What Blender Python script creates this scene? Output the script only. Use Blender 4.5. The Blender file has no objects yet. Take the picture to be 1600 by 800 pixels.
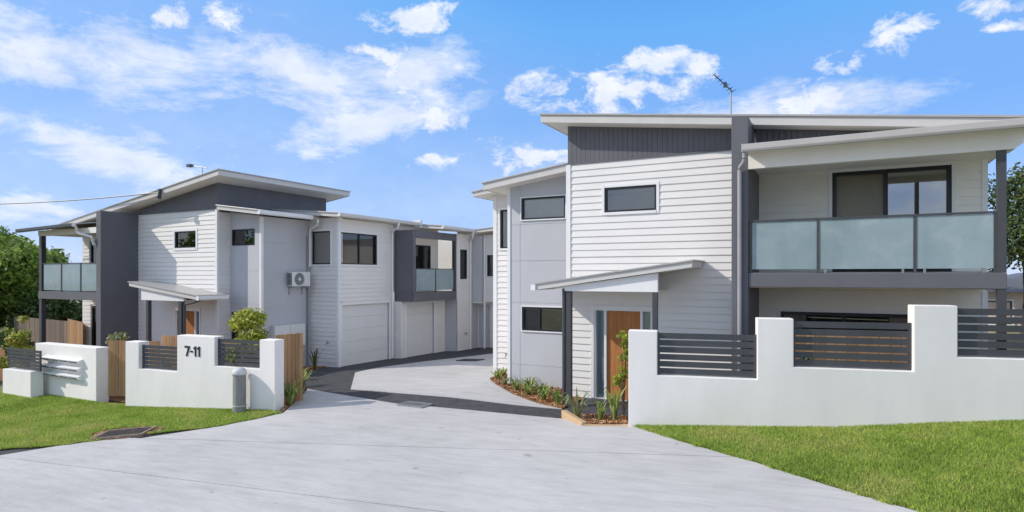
import bpy, bmesh, math, random
import numpy as np
from mathutils import Vector

random.seed(7)
RNG = np.random.default_rng(7)
R = math.radians
scene = bpy.context.scene

# ---------------------------------------------------------------- camera
cam_d = bpy.data.cameras.new("camera")
cam = bpy.data.objects.new("camera", cam_d)
scene.collection.objects.link(cam)
cam.location = (0, 0, 2.9)
cam.rotation_euler = (R(90), 0, R(28))
cam_d.sensor_width = 36
cam_d.lens = 36 * 960 / 1600
cam_d.shift_y = 30 / 1600
cam_d.clip_end = 3000
scene.camera = cam

# ---------------------------------------------------------------- light
SUN_AZ, SUN_EL = R(60), R(34)          # az: from the street side (-y) towards -x
to_sun = Vector((-math.sin(SUN_AZ) * math.cos(SUN_EL), -math.cos(SUN_AZ) * math.cos(SUN_EL), math.sin(SUN_EL)))
sun_d = bpy.data.lights.new("sun", 'SUN')
sun_d.energy = 2.0
sun_d.angle = R(0.5)
sun_d.color = (1.0, 0.92, 0.81)
sun = bpy.data.objects.new("sun", sun_d)
scene.collection.objects.link(sun)
sun.location = (-20, -10, 30)
sun.rotation_euler = (-to_sun).to_track_quat('-Z', 'Y').to_euler()

scene.view_settings.view_transform = 'Standard'
scene.view_settings.look = 'None'
scene.view_settings.gamma = 1
scene.view_settings.exposure = 0.80
scene.view_settings.use_curve_mapping = False
scene.cycles.max_bounces = 10
scene.cycles.diffuse_bounces = 8
scene.cycles.transparent_max_bounces = 12

# ---------------------------------------------------------------- sky
world = bpy.data.worlds.new("World")
scene.world = world
world.use_nodes = True
wt = world.node_tree
wt.nodes.clear()


def wn(kind, **kw):
    n = wt.nodes.new(kind)
    for k, v in kw.items():
        setattr(n, k, v)
    return n


def wmath(op, a, b=None, c=None, clamp=False):
    n = wn('ShaderNodeMath', operation=op, use_clamp=clamp)
    for i, q in enumerate((a, b, c)):
        if q is None:
            continue
        if isinstance(q, (int, float)):
            n.inputs[i].default_value = q
        else:
            wt.links.new(q, n.inputs[i])
    return n.outputs[0]


def build_sky():
    L = wt.links.new
    out = wn('ShaderNodeOutputWorld')
    bg = wn('ShaderNodeBackground')
    bg.inputs['Strength'].default_value = 0.15
    L(bg.outputs[0], out.inputs[0])
    sky = wn('ShaderNodeTexSky', sky_type='NISHITA')
    sky.sun_disc = False
    sky.sun_elevation = SUN_EL
    sky.sun_rotation = R(240)
    sky.air_density = 1.0
    sky.dust_density = 0.3
    sky.ozone_density = 2.0
    hs = wn('ShaderNodeHueSaturation')
    hs.inputs['Saturation'].default_value = 1.30
    hs.inputs['Value'].default_value = 1.0
    L(sky.outputs[0], hs.inputs['Color'])
    cap = wn('ShaderNodeVectorMath', operation='MINIMUM')
    L(hs.outputs[0], cap.inputs[0])
    cap.inputs[1].default_value = (0.80, 1.72, 3.6)
    capm = wn('ShaderNodeMix', data_type='RGBA')
    capm.inputs['Factor'].default_value = 0.86
    L(hs.outputs[0], capm.inputs['A']); L(cap.outputs[0], capm.inputs['B'])
    tc = wn('ShaderNodeTexCoord')
    sep = wn('ShaderNodeSeparateXYZ')
    L(tc.outputs['Generated'], sep.inputs[0])
    x, y, z = sep.outputs
    th = R(28)
    # bearings measured from the street's view towards the houses
    fx = wmath('ADD', wmath('MULTIPLY', x, math.cos(th)), wmath('MULTIPLY', y, math.sin(th)))
    fy = wmath('SUBTRACT', wmath('MULTIPLY', y, math.cos(th)), wmath('MULTIPLY', x, math.sin(th)))
    az = wmath('ARCTAN2', fx, fy)
    el = wmath('ARCSINE', z)
    L(wmath('MULTIPLY', wmath('SUBTRACT', 1.0, wmath('MULTIPLY', wmath('SUBTRACT', el, 0.45), 3.0, clamp=True)), 0.92), capm.inputs['Factor'])
    pos = wn('ShaderNodeCombineXYZ')
    L(az, pos.inputs[0]); L(el, pos.inputs[1])

    wpn = wn('ShaderNodeTexNoise')
    wpn.inputs['Scale'].default_value = 5.5
    wpn.inputs['Detail'].default_value = 6
    wpn.inputs['Roughness'].default_value = 0.6
    L(pos.outputs[0], wpn.inputs['Vector'])
    wps = wn('ShaderNodeVectorMath', operation='MULTIPLY_ADD')
    L(wpn.outputs['Color'], wps.inputs[0])
    wps.inputs[1].default_value = (0.20, 0.10, 0)
    wps.inputs[2].default_value = (-0.10, -0.05, 0)
    wpos = wn('ShaderNodeVectorMath', operation='ADD')
    L(pos.outputs[0], wpos.inputs[0]); L(wps.outputs[0], wpos.inputs[1])

    def cloud(u, v, wu, wv, tilt=0.0):
        a0 = math.atan2(u - 800, 960)
        e0 = math.atan2(430 - v, math.hypot(u - 800, 960))
        sa = 960 / wu * (1 + ((u - 800) / 960) ** 2)
        se = 960 / wv
        m = wn('ShaderNodeMapping', vector_type='TEXTURE')
        m.inputs['Location'].default_value = (a0, e0, 0)
        m.inputs['Rotation'].default_value = (0, 0, tilt)
        m.inputs['Scale'].default_value = (1 / sa, 1 / se, 1)
        L(wpos.outputs[0], m.inputs[0])
        ln = wn('ShaderNodeVectorMath', operation='LENGTH')
        L(m.outputs[0], ln.inputs[0])
        return wmath('SUBTRACT', 1.0, ln.outputs['Value'], clamp=True)

    def maxall(lst):
        r = lst[0]
        for q in lst[1:]:
            r = wmath('MAXIMUM', r, q)
        return r

    # noise in bearing space, stretched a little sideways
    def noise(sx, sy, scale, detail, rough, dist, seed, rot=0.0):
        m = wn('ShaderNodeMapping')
        m.inputs['Scale'].default_value = (sx, sy, 1)
        m.inputs['Location'].default_value = (seed, seed * 1.7, seed * .3)
        m.inputs['Rotation'].default_value = (0, 0, rot)
        L(pos.outputs[0], m.inputs[0])
        n = wn('ShaderNodeTexNoise')
        n.inputs['Scale'].default_value = scale
        n.inputs['Detail'].default_value = detail
        n.inputs['Roughness'].default_value = rough
        n.inputs['Distortion'].default_value = dist
        L(m.outputs[0], n.inputs['Vector'])
        return n.outputs['Fac']

    puff = noise(1.0, 1.7, 13.0, 10, 0.68, 0.35, 3.1)
    wisp = noise(1.0, 2.6, 6.0, 10, 0.68, 0.25, 8.4, -0.3)
    cum = maxall([
        cloud(1005, 105, 165, 55, 0.25), cloud(935, 140, 170, 45), cloud(1080, 95, 80, 42),
        cloud(635, 28, 95, 36), cloud(365, 20, 60, 45), cloud(850, 250, 170, 38), cloud(670, 256, 70, 30),
        cloud(1415, 55, 100, 26), cloud(1265, 158, 110, 42), cloud(1300, 105, 55, 18), cloud(660, 185, 95, 40),
        cloud(620, 145, 80, 40), cloud(1540, 6, 90, 26), cloud(1560, 48, 70, 14), cloud(590, 80, 90, 30), cloud(275, 25, 60, 30)])
    wsp = maxall([
        cloud(40, 85, 240, 85), cloud(230, 95, 270, 85, -0.1), cloud(380, 85, 180, 75), cloud(500, 125, 260, 75, -0.2),
        cloud(600, 135, 180, 85), cloud(645, 105, 150, 75), cloud(560, 195, 170, 70, 0.5), cloud(490, 238, 90, 45),
        cloud(150, 225, 250, 65, -0.3), cloud(240, 252, 210, 40), cloud(1200, 178, 330, 45), cloud(60, 330, 200, 45)])
    veil = maxall([cloud(250, 220, 900, 330), cloud(820, 300, 420, 150)])
    # scattered cloud everywhere else, away from the view, thickened to whiten the fill light
    away = wmath('MAXIMUM', wmath('MULTIPLY', wmath('SUBTRACT', wmath('ABSOLUTE', az), 0.85), 5.0, clamp=True),
                 wmath('MULTIPLY', wmath('SUBTRACT', el, 0.47), 5.0, clamp=True))
    scat = noise(1.0, 1.8, 3.0, 8, 0.6, 0.4, 21.0)
    scat_d = wmath('MULTIPLY', wmath('MULTIPLY', wmath('SUBTRACT', scat, 0.33), 4.0, clamp=True), away)

    d1 = wmath('ADD', wmath('MULTIPLY', cum, 1.0), wmath('MULTIPLY', wmath('SUBTRACT', puff, 0.5), 3.6))
    d1 = wmath('MULTIPLY', wmath('SUBTRACT', d1, 0.34), 1.9, clamp=True)
    d1 = wmath('MULTIPLY', d1, wmath('MULTIPLY', cum, 5.0, clamp=True))
    d1 = wmath('MULTIPLY', d1, 0.95)
    d2 = wmath('ADD', wmath('MULTIPLY', wsp, 1.15), wmath('MULTIPLY', wmath('SUBTRACT', wisp, 0.5), 3.8))
    d2 = wmath('MULTIPLY', wmath('SUBTRACT', d2, 0.20), 1.15, clamp=True)
    d2 = wmath('MULTIPLY', d2, wmath('MULTIPLY', wsp, 3.5, clamp=True))
    d2 = wmath('MULTIPLY', d2, 0.80)
    d3 = wmath('MULTIPLY', wmath('MULTIPLY', wmath('ADD', wisp, 0.25), veil), 0.27)
    d4 = wmath('MULTIPLY', wmath('SUBTRACT', 1.0, wmath('MULTIPLY', el, 4.2), clamp=True), 0.50)
    d3 = wmath('MAXIMUM', d3, wmath('MULTIPLY', d4, d4))
    d3 = wmath('ADD', d3, wmath('MULTIPLY', d4, 0.55))
    dens = wmath('MAXIMUM', wmath('MAXIMUM', wmath('MAXIMUM', d1, d2), d3), wmath('MULTIPLY', scat_d, 0.85))
    ramp = wn('ShaderNodeMapRange', interpolation_type='LINEAR')
    L(dens, ramp.inputs[0])
    ramp.inputs[3].default_value = 0
    ramp.inputs[4].default_value = 0.94
    mix = wn('ShaderNodeMix', data_type='RGBA')
    L(ramp.outputs[0], mix.inputs['Factor'])
    L(capm.outputs['Result'], mix.inputs['A'])
    shade = noise(1.0, 1.6, 16.0, 5, 0.6, 0.2, 5.7)
    cc = wn('ShaderNodeMix', data_type='RGBA')
    L(wmath('MULTIPLY', wmath('SUBTRACT', shade, 0.36), 3.5, clamp=True), cc.inputs['Factor'])
    cc.inputs['A'].default_value = (3.2, 3.4, 3.8, 1)
    cc.inputs['B'].default_value = (3.95, 4.0, 4.1, 1)
    L(cc.outputs['Result'], mix.inputs['B'])
    L(mix.outputs['Result'], bg.inputs['Color'])


build_sky()

# ---------------------------------------------------------------- ground shape


def sm(t):
    t = max(0.0, min(1.0, t))
    return t * t * (3 - 2 * t)


def ground(s, n):
    a = 0.055 * s + 0.27
    if s < -18:
        a = -0.72 + 0.008 * (s + 18)
    if s > 0:
        a += 0.035 * s
    if s > 14:
        a = 0.055 * 14 + 0.27 + 0.035 * 14 + 0.004 * (s - 14)
    if n <= 16:
        b = 0.04 * (max(n, -2) - 11)
    else:
        b = 0.2 - 0.016 * (min(n, 30) - 16)
    corr = -0.13 * sm((s + 9) / 4) * sm((n - 11) / 2.5) * sm((1.5 - s) / 3)
    return a + b + corr


# ---------------------------------------------------------------- materials
MAT = {}


def new_mat(name):
    m = bpy.data.materials.new(name)
    m.use_nodes = True
    nt = m.node_tree
    return m, nt, nt.nodes['Principled BSDF'], nt.links.new


def node(nt, kind, **kw):
    n = nt.nodes.new(kind)
    for k, v in kw.items():
        setattr(n, k, v)
    return n


def noise_node(nt, scale, detail=4, rough=0.55, stretch=None, dist=0.0):
    tc = node(nt, 'ShaderNodeTexCoord')
    n = node(nt, 'ShaderNodeTexNoise')
    n.inputs['Scale'].default_value = scale
    n.inputs['Detail'].default_value = detail
    n.inputs['Roughness'].default_value = rough
    n.inputs['Distortion'].default_value = dist
    src = tc.outputs['Object']
    if stretch:
        mp = node(nt, 'ShaderNodeMapping')
        mp.inputs['Scale'].default_value = stretch[:3]
        if len(stretch) > 3:
            mp.inputs['Rotation'].default_value = (0, 0, stretch[3])
        nt.links.new(src, mp.inputs[0])
        src = mp.outputs[0]
    nt.links.new(src, n.inputs['Vector'])
    return n.outputs['Fac']


def ramp_node(nt, fac, stops):
    r = node(nt, 'ShaderNodeValToRGB')
    els = r.color_ramp.elements
    while len(els) < len(stops):
        els.new(0.5)
    for e, (p, c) in zip(els, stops):
        e.position = p
        e.color = (*c, 1)
    nt.links.new(fac, r.inputs[0])
    return r.outputs[0]


def mixc(nt, fac, a, b, mode='MIX'):
    m = node(nt, 'ShaderNodeMix', data_type='RGBA', blend_type=mode)
    for sock, q in ((m.inputs['Factor'], fac), (m.inputs['A'], a), (m.inputs['B'], b)):
        if isinstance(q, (int, float)):
            sock.default_value = q
        elif isinstance(q, tuple):
            sock.default_value = (*q, 1)
        else:
            nt.links.new(q, sock)
    return m.outputs['Result']


def bump(nt, bsdf, height, strength, dist=0.01):
    b = node(nt, 'ShaderNodeBump')
    b.inputs['Strength'].default_value = strength
    b.inputs['Distance'].default_value = dist
    nt.links.new(height, b.inputs['Height'])
    nt.links.new(b.outputs[0], bsdf.inputs['Normal'])


def paint(name, col, rough=0.55, vary=0.05, scale=1.3, streak=None, bmp=0.0, bscale=60, spec=0.4, metal=0.0):
    m, nt, b, L = new_mat(name)
    lo = tuple(c * (1 - vary * 1.6) for c in col)
    hi = tuple(min(1, c * (1 + vary)) for c in col)
    f = noise_node(nt, scale, 6, 0.6, streak)
    c = ramp_node(nt, f, [(0.3, lo), (0.7, hi)])
    L(c, b.inputs['Base Color'])
    b.inputs['Roughness'].default_value = rough
    b.inputs['Specular IOR Level'].default_value = spec
    b.inputs['Metallic'].default_value = metal
    if bmp:
        bump(nt, b, noise_node(nt, bscale, 5, 0.6), bmp, 0.004)
    MAT[name] = m
    return m


paint('weatherboard_white', (0.79, 0.772, 0.75), 0.5, 0.03, 0.9, (1, 1, 3), 0.15, 40)
paint('weatherboard_lit', (0.88, 0.85, 0.78), 0.5, 0.03, 0.9, (1, 1, 3), 0.15, 40)  # lighter, warmer weatherboard copy; makes up for missing fill light by the balcony
paint('trim_white', (0.82, 0.82, 0.82), 0.45, 0.025, 2)
paint('render_white', (0.88, 0.855, 0.82), 0.85, 0.04, 1.1, (1.3, 1.3, .5), 0.5, 120, 0.2)
paint('panel_grey', (0.53, 0.54, 0.57), 0.6, 0.04, 0.7, (1, 1, .4), 0.1, 30)
paint('cladding_dark', (0.135, 0.137, 0.155), 0.55, 0.10, 0.8, (1, 1, .4), 0.15, 40)
paint('metal_dark', (0.068, 0.072, 0.08), 0.4, 0.08, 3, None, 0.0)
paint('gutter_taupe', (0.50, 0.475, 0.455), 0.4, 0.04, 1.5)
paint('fascia_pale', (0.63, 0.612, 0.585), 0.45, 0.04, 1.5, None, 0.0)
paint('soffit', (0.84, 0.80, 0.73), 0.7, 0.03, 1.2)
paint('soffit_tan', (0.74, 0.60, 0.40), 0.7, 0.05, 1.2)
paint('roof_metal', (0.42, 0.41, 0.40), 0.38, 0.06, 1.0, (4, .4, 1), 0, 30, 0.5)
paint('garage_door', (0.74, 0.745, 0.745), 0.5, 0.03, 1.0)
paint('frame_black', (0.022, 0.024, 0.028), 0.35, 0.1, 4)
paint('blind_olive', (0.56, 0.53, 0.45), 0.8, 0.06, 3, (1, 1, .2))
paint('blind_blue', (0.055, 0.13, 0.20), 0.8, 0.08, 3)
paint('blind_dark', (0.05, 0.052, 0.058), 0.8, 0.3, 2, (4, 4, .2))
paint('blind_pale', (0.35, 0.36, 0.36), 0.8, 0.15, 3, (9, 9, .2))
paint('ac_white', (0.75, 0.76, 0.75), 0.4, 0.03, 3)
paint('meter_grey', (0.55, 0.57, 0.57), 0.5, 0.04, 3)
paint('pillar_grey', (0.285, 0.28, 0.275), 0.6, 0.12, 4, (2, 2, .4), 0.2, 40)
paint('bounce_pale', (0.55, 0.53, 0.50), 0.5, 0.05, 3)  # pale tone for the floors that bounce light around the right balcony
paint('pipe_grey', (0.36, 0.36, 0.38), 0.45, 0.05, 4)
paint('cap_pale', (0.62, 0.62, 0.61), 0.6, 0.08, 5)
paint('galv', (0.32, 0.33, 0.34), 0.45, 0.15, 6, None, 0, 30, 0.5, 0.4)
paint('road_asphalt', (0.17, 0.168, 0.165), 0.9, 0.2, 3, None, 0.8, 160, 0.25)
paint('asphalt', (0.075, 0.076, 0.082), 0.9, 0.22, 5, None, 0.8, 160, 0.25)
paint('verge', (0.26, 0.25, 0.135), 0.95, 0.3, 1.2, None, 0.6, 30, 0.1)
paint('earth', (0.27, 0.19, 0.135), 0.95, 0.25, 6, None, 1.0, 50, 0.1)
paint('lawn_base', (0.13, 0.15, 0.05), 0.95, 0.3, 5, None, 1.0, 60, 0.1)
paint('blind_fold', (0.17, 0.175, 0.175), 0.8, 0.45, 3, (12, 12, .1))
paint('mulch_soil', (0.29, 0.155, 0.09), 0.95, 0.35, 9, None, 1.0, 40, 0.1)
paint('grate_iron', (0.085, 0.078, 0.075), 0.6, 0.2, 8)
paint('grate_surround', (0.30, 0.22, 0.18), 0.9, 0.2, 6)
paint('neighbour_wall', (0.75, 0.61, 0.55), 0.8, 0.08, 2)
paint('sidelight_blind', (0.58, 0.70, 0.76), 0.7, 0.05, 3)


def timber(name, dark, light, scale=2.0, stretch=(14, 14, .8)):
    m, nt, b, L = new_mat(name)
    f = noise_node(nt, scale, 7, 0.65, stretch, 0.4)
    info = node(nt, 'ShaderNodeObjectInfo')
    c = ramp_node(nt, f, [(0.25, dark), (0.75, light)])
    v = node(nt, 'ShaderNodeMapRange')
    L(info.outputs['Random'], v.inputs[0])
    v.inputs[3].default_value = 0.72
    v.inputs[4].default_value = 1.15
    mul = node(nt, 'ShaderNodeVectorMath', operation='SCALE')
    L(c, mul.inputs[0]); L(v.outputs[0], mul.inputs['Scale'])
    L(mul.outputs[0], b.inputs['Base Color'])
    b.inputs['Roughness'].default_value = 0.7
    b.inputs['Specular IOR Level'].default_value = 0.25
    bump(nt, b, f, 0.4, 0.004)
    MAT[name] = m


timber('paling', (0.30, 0.17, 0.085), (0.50, 0.31, 0.16))
timber('paling_grey', (0.14, 0.11, 0.09), (0.25, 0.20, 0.16))
timber('door_timber', (0.30, 0.115, 0.038), (0.50, 0.22, 0.08), 1.5)
timber('sleeper', (0.42, 0.29, 0.16), (0.60, 0.44, 0.27), 2.0, (1, 14, 14))
timber('bark', (0.05, 0.038, 0.028), (0.13, 0.10, 0.075), 3, (6, 6, 1))


def concrete_mat():
    m, nt, b, L = new_mat('concrete')
    big = noise_node(nt, 0.35, 5, 0.6)
    med = noise_node(nt, 2.2, 6, 0.65, (0.5, 2.6, 1, R(-14)))
    broom = noise_node(nt, 9.0, 3, 0.6, (0.35, 9, 1, R(-12)))
    c1 = ramp_node(nt, big, [(0.3, (0.49, 0.48, 0.475)), (0.7, (0.60, 0.588, 0.582))])
    c2 = ramp_node(nt, med, [(0.30, (0.72, 0.72, 0.725)), (0.58, (1.0, 1.0, 1.0))])
    c3 = ramp_node(nt, broom, [(0.3, (0.78, 0.78, 0.785)), (0.65, (1.0, 1.0, 1.0))])
    c = mixc(nt, 0.55, c1, c2, 'MULTIPLY')
    c = mixc(nt, 0.6, c, c3, 'MULTIPLY')
    spot = noise_node(nt, 3.7, 2, 0.5)
    c = mixc(nt, 1.0, c, ramp_node(nt, spot, [(0.22, (0.70, 0.695, 0.69)), (0.30, (1, 1, 1))]), 'MULTIPLY')
    spk = noise_node(nt, 70, 2, 0.6)
    c = mixc(nt, 0.5, c, ramp_node(nt, spk, [(0.3, (0.82, 0.82, 0.82)), (0.6, (1.04, 1.04, 1.03))]), 'MULTIPLY')
    L(c, b.inputs['Base Color'])
    b.inputs['Roughness'].default_value = 0.85
    b.inputs['Specular IOR Level'].default_value = 0.25
    bump(nt, b, broom, 0.35, 0.006)
    MAT['concrete'] = m


concrete_mat()


def grass_mat(name, blade):
    m, nt, b, L = new_mat(name)
    patch = noise_node(nt, 0.9, 5, 0.65)
    base = ramp_node(nt, patch, [(0.30, (0.24, 0.36, 0.075)), (0.48, (0.37, 0.51, 0.12)), (0.63, (0.50, 0.56, 0.20)), (0.78, (0.62, 0.56, 0.31))])
    if blade:
        geo = node(nt, 'ShaderNodeNewGeometry')
        rnd = ramp_node(nt, geo.outputs['Random Per Island'], [(0.0, (0.45, 0.5, 0.35)), (0.55, (1.0, 1.0, 0.9)), (0.92, (1.45, 1.35, 1.0)), (1.0, (2.1, 1.5, 1.1))])
        c = mixc(nt, 1.0, base, rnd, 'MULTIPLY')
    else:
        f = noise_node(nt, 30, 4, 0.7)
        c = mixc(nt, 1.0, base, ramp_node(nt, f, [(0.3, (0.45, 0.45, 0.4)), (0.7, (1.1, 1.1, 1.0))]), 'MULTIPLY')
    L(c, b.inputs['Base Color'])
    b.inputs['Roughness'].default_value = 0.6
    b.inputs['Specular IOR Level'].default_value = 0.25
    if blade:
        tr = node(nt, 'ShaderNodeBsdfTranslucent')
        L(c, tr.inputs[0])
        mx = node(nt, 'ShaderNodeMixShader')
        mx.inputs[0].default_value = 0.4
        L(b.outputs[0], mx.inputs[1]); L(tr.outputs[0], mx.inputs[2])
        L(mx.outputs[0], nt.nodes['Material Output'].inputs[0])
    MAT[name] = m


grass_mat('grass_blades', True)
grass_mat('turf', False)


def leaf_mat(name, stops, rough=0.5, trans=0.3):
    m, nt, b, L = new_mat(name)
    geo = node(nt, 'ShaderNodeNewGeometry')
    c = ramp_node(nt, geo.outputs['Random Per Island'], stops)
    n = noise_node(nt, 1.1, 3)
    c = mixc(nt, 0.8, c, ramp_node(nt, n, [(0.3, (0.6, 0.62, 0.6)), (0.7, (1.25, 1.2, 1.0))]), 'MULTIPLY')
    L(c, b.inputs['Base Color'])
    b.inputs['Roughness'].default_value = rough
    b.inputs['Specular IOR Level'].default_value = 0.35
    tr = node(nt, 'ShaderNodeBsdfTranslucent')
    L(c, tr.inputs[0])
    mx = node(nt, 'ShaderNodeMixShader')
    mx.inputs[0].default_value = trans
    L(b.outputs[0], mx.inputs[1]); L(tr.outputs[0], mx.inputs[2])
    L(mx.outputs[0], nt.nodes['Material Output'].inputs[0])
    MAT[name] = m


leaf_mat('leaf_tree', [(0, (0.06, 0.13, 0.025)), (0.5, (0.19, 0.31, 0.055)), (1, (0.42, 0.52, 0.12))], 0.5, 0.45)
leaf_mat('leaf_dark', [(0, (0.035, 0.065, 0.022)), (0.6, (0.085, 0.13, 0.04)), (1, (0.19, 0.22, 0.08))])
leaf_mat('leaf_gold', [(0, (0.16, 0.26, 0.03)), (0.5, (0.40, 0.48, 0.06)), (0.8, (0.62, 0.62, 0.14)), (1, (0.72, 0.56, 0.26))], 0.5, 0.45)
leaf_mat('leaf_green', [(0, (0.03, 0.07, 0.015)), (0.6, (0.07, 0.13, 0.03)), (1, (0.18, 0.2, 0.06))])
leaf_mat('leaf_strap', [(0, (0.10, 0.18, 0.04)), (0.6, (0.30, 0.42, 0.09)), (1, (0.58, 0.58, 0.24))])
leaf_mat('leaf_grey', [(0, (0.14, 0.18, 0.08)), (0.6, (0.30, 0.35, 0.16)), (1, (0.52, 0.46, 0.27))])
leaf_mat('mulch_chips', [(0, (0.20, 0.095, 0.05)), (0.6, (0.48, 0.26, 0.14)), (1, (0.70, 0.48, 0.30))], 0.9, 0.0)


def glass_mat(name, tint, refl=0.10, rough=0.01):
    m = bpy.data.materials.new(name)
    m.use_nodes = True
    nt = m.node_tree
    nt.nodes.clear()
    L = nt.links.new
    out = node(nt, 'ShaderNodeOutputMaterial')
    tr = node(nt, 'ShaderNodeBsdfTransparent'); tr.inputs[0].default_value = (*tint, 1)
    gl = node(nt, 'ShaderNodeBsdfGlossy'); gl.inputs['Roughness'].default_value = rough
    fr = node(nt, 'ShaderNodeFresnel'); fr.inputs['IOR'].default_value = 1.5
    ad = node(nt, 'ShaderNodeMath', operation='ADD', use_clamp=True)
    L(fr.outputs[0], ad.inputs[0]); ad.inputs[1].default_value = refl
    mx = node(nt, 'ShaderNodeMixShader')
    L(ad.outputs[0], mx.inputs[0]); L(tr.outputs[0], mx.inputs[1]); L(gl.outputs[0], mx.inputs[2])
    L(mx.outputs[0], out.inputs[0])
    MAT[name] = m


glass_mat('window_glass', (0.85, 0.88, 0.89), 0.10)
glass_mat('mirror_glass', (0.62, 0.66, 0.68), 0.30)
glass_mat('flyscreen', (0.88, 0.87, 0.84), 0.0, 0.4)


def frosted():
    m, nt, b, L = new_mat('frosted_glass')
    f = noise_node(nt, 2.2, 6, 0.62, None, 0.6)
    c = ramp_node(nt, f, [(0.32, (0.40, 0.51, 0.545)), (0.55, (0.46, 0.57, 0.60)), (0.75, (0.58, 0.67, 0.69))])  # pale blotches put reflections of sky and trees into the glass colour
    L(c, b.inputs['Base Color'])
    b.inputs['Roughness'].default_value = 0.25
    b.inputs['Specular IOR Level'].default_value = 0.6
    b.inputs['Coat Weight'].default_value = 1.0
    b.inputs['Coat Roughness'].default_value = 0.04
    b.inputs['Coat IOR'].default_value = 1.7
    tr = node(nt, 'ShaderNodeBsdfTransparent'); tr.inputs[0].default_value = (0.72, 0.88, 0.88, 1)
    tl = node(nt, 'ShaderNodeBsdfTranslucent'); L(c, tl.inputs[0])
    m1 = node(nt, 'ShaderNodeMixShader'); m1.inputs[0].default_value = 0.30
    m2 = node(nt, 'ShaderNodeMixShader'); m2.inputs[0].default_value = 0.20
    L(b.outputs[0], m1.inputs[1]); L(tl.outputs[0], m1.inputs[2])
    L(m1.outputs[0], m2.inputs[1]); L(tr.outputs[0], m2.inputs[2])
    L(m2.outputs[0], nt.nodes['Material Output'].inputs[0])
    MAT['frosted_glass'] = m


frosted()

# ---------------------------------------------------------------- mesh helpers
COL = scene.collection


class MB:
    def __init__(self):
        self.v = []
        self.f = []

    def add(self, vs, fs):
        o = len(self.v)
        self.v += [tuple(p) for p in vs]
        self.f += [tuple(i + o for i in f) for f in fs]
        return self

    def hexa(self, p):
        return self.add(p, [(0, 3, 2, 1), (4, 5, 6, 7), (0, 1, 5, 4), (1, 2, 6, 5), (2, 3, 7, 6), (3, 0, 4, 7)])

    def box(self, x0, x1, y0, y1, z0, z1, fr=None):
        p = [(x0, y0, z0), (x1, y0, z0), (x1, y1, z0), (x0, y1, z0), (x0, y0, z1), (x1, y0, z1), (x1, y1, z1), (x0, y1, z1)]
        if fr:
            p = [fr(*q) for q in p]
        return self.hexa(p)

    def prism(self, poly, w0, w1, fr):
        """poly: list of (u, z); extruded from depth w0 to w1 in frame fr(u, w, z)."""
        k = len(poly)
        vs = [fr(u, w0, z) for u, z in poly] + [fr(u, w1, z) for u, z in poly]
        fs = [tuple(range(k)), tuple(range(2 * k - 1, k - 1, -1))]
        fs += [(i, i + k, (i + 1) % k + k, (i + 1) % k) for i in range(k)]
        return self.add(vs, fs)

    def tube(self, pts, r, seg=8, cap=True):
        pts = [Vector(p) for p in pts]
        rs = r if isinstance(r, (list, tuple)) else [r] * len(pts)
        o = len(self.v)
        ref = Vector((0, 0, 1))
        for i, p in enumerate(pts):
            d = (pts[min(i + 1, len(pts) - 1)] - pts[max(i - 1, 0)]).normalized()
            a = d.cross(ref if abs(d.z) < 0.95 else Vector((1, 0, 0))).normalized()
            b = d.cross(a)
            for k in range(seg):
                t = 2 * math.pi * k / seg
                self.v.append(tuple(p + (a * math.cos(t) + b * math.sin(t)) * rs[i]))
        for i in range(len(pts) - 1):
            for k in range(seg):
                k2 = (k + 1) % seg
                self.f.append((o + i * seg + k, o + i * seg + k2, o + (i + 1) * seg + k2, o + (i + 1) * seg + k))
        if cap:
            self.f.append(tuple(o + k for k in range(seg)))
            self.f.append(tuple(o + (len(pts) - 1) * seg + k for k in reversed(range(seg))))
        return self

    def lathe(self, cx, cy, prof, seg=24):
        o = len(self.v)
        for r, z in prof:
            for k in range(seg):
                t = 2 * math.pi * k / seg
                self.v.append((cx + r * math.cos(t), cy + r * math.sin(t), z))
        for i in range(len(prof) - 1):
            for k in range(seg):
                k2 = (k + 1) % seg
                self.f.append((o + i * seg + k, o + i * seg + k2, o + (i + 1) * seg + k2, o + (i + 1) * seg + k))
        self.f.append(tuple(o + (len(prof) - 1) * seg + k for k in range(seg)))
        return self


def world_loc(o):
    p = Vector((0, 0, 0))
    while o is not None:
        p += o.location
        o = o.parent
    return p


def build(name, mb, mat, parent=None, bevel=0.0, smooth=False, recalc=True):
    off = world_loc(parent)
    me = bpy.data.meshes.new(name)
    if parent is None and mb.v:
        arr = np.array(mb.v)
        off = Vector(((arr[:, 0].min() + arr[:, 0].max()) / 2, (arr[:, 1].min() + arr[:, 1].max()) / 2, arr[:, 2].min()))
    me.from_pydata([(x - off.x, y - off.y, z - off.z) for x, y, z in mb.v], [], mb.f)
    if recalc:
        bm = bmesh.new()
        bm.from_mesh(me)
        bmesh.ops.recalc_face_normals(bm, faces=bm.faces)
        bm.to_mesh(me)
        bm.free()
    if smooth:
        me.polygons.foreach_set('use_smooth', [True] * len(me.polygons))
    me.materials.append(MAT[mat])
    o = bpy.data.objects.new(name, me)
    COL.objects.link(o)
    if parent is not None:
        o.parent = parent
    else:
        o.location = off
    if bevel:
        md = o.modifiers.new('bevel', 'BEVEL')
        md.width = bevel
        md.segments = 2
        md.limit_method = 'ANGLE'
        md.angle_limit = R(40)
    return o


def tag(o, label=None, cat=None, group=None, kind=None):
    for k, v in (('label', label), ('category', cat), ('group', group), ('kind', kind)):
        if v:
            o[k] = v
    return o


def thing(name, loc, label, cat, group=None):
    o = bpy.data.objects.new(name, None)
    COL.objects.link(o)
    o.location = loc
    o.empty_display_size = 0.3
    return tag(o, label, cat, group)


def FN(n):                       # a wall that faces the street (-y); w grows inwards
    return lambda u, w, z: (u, n + w, z)


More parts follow.
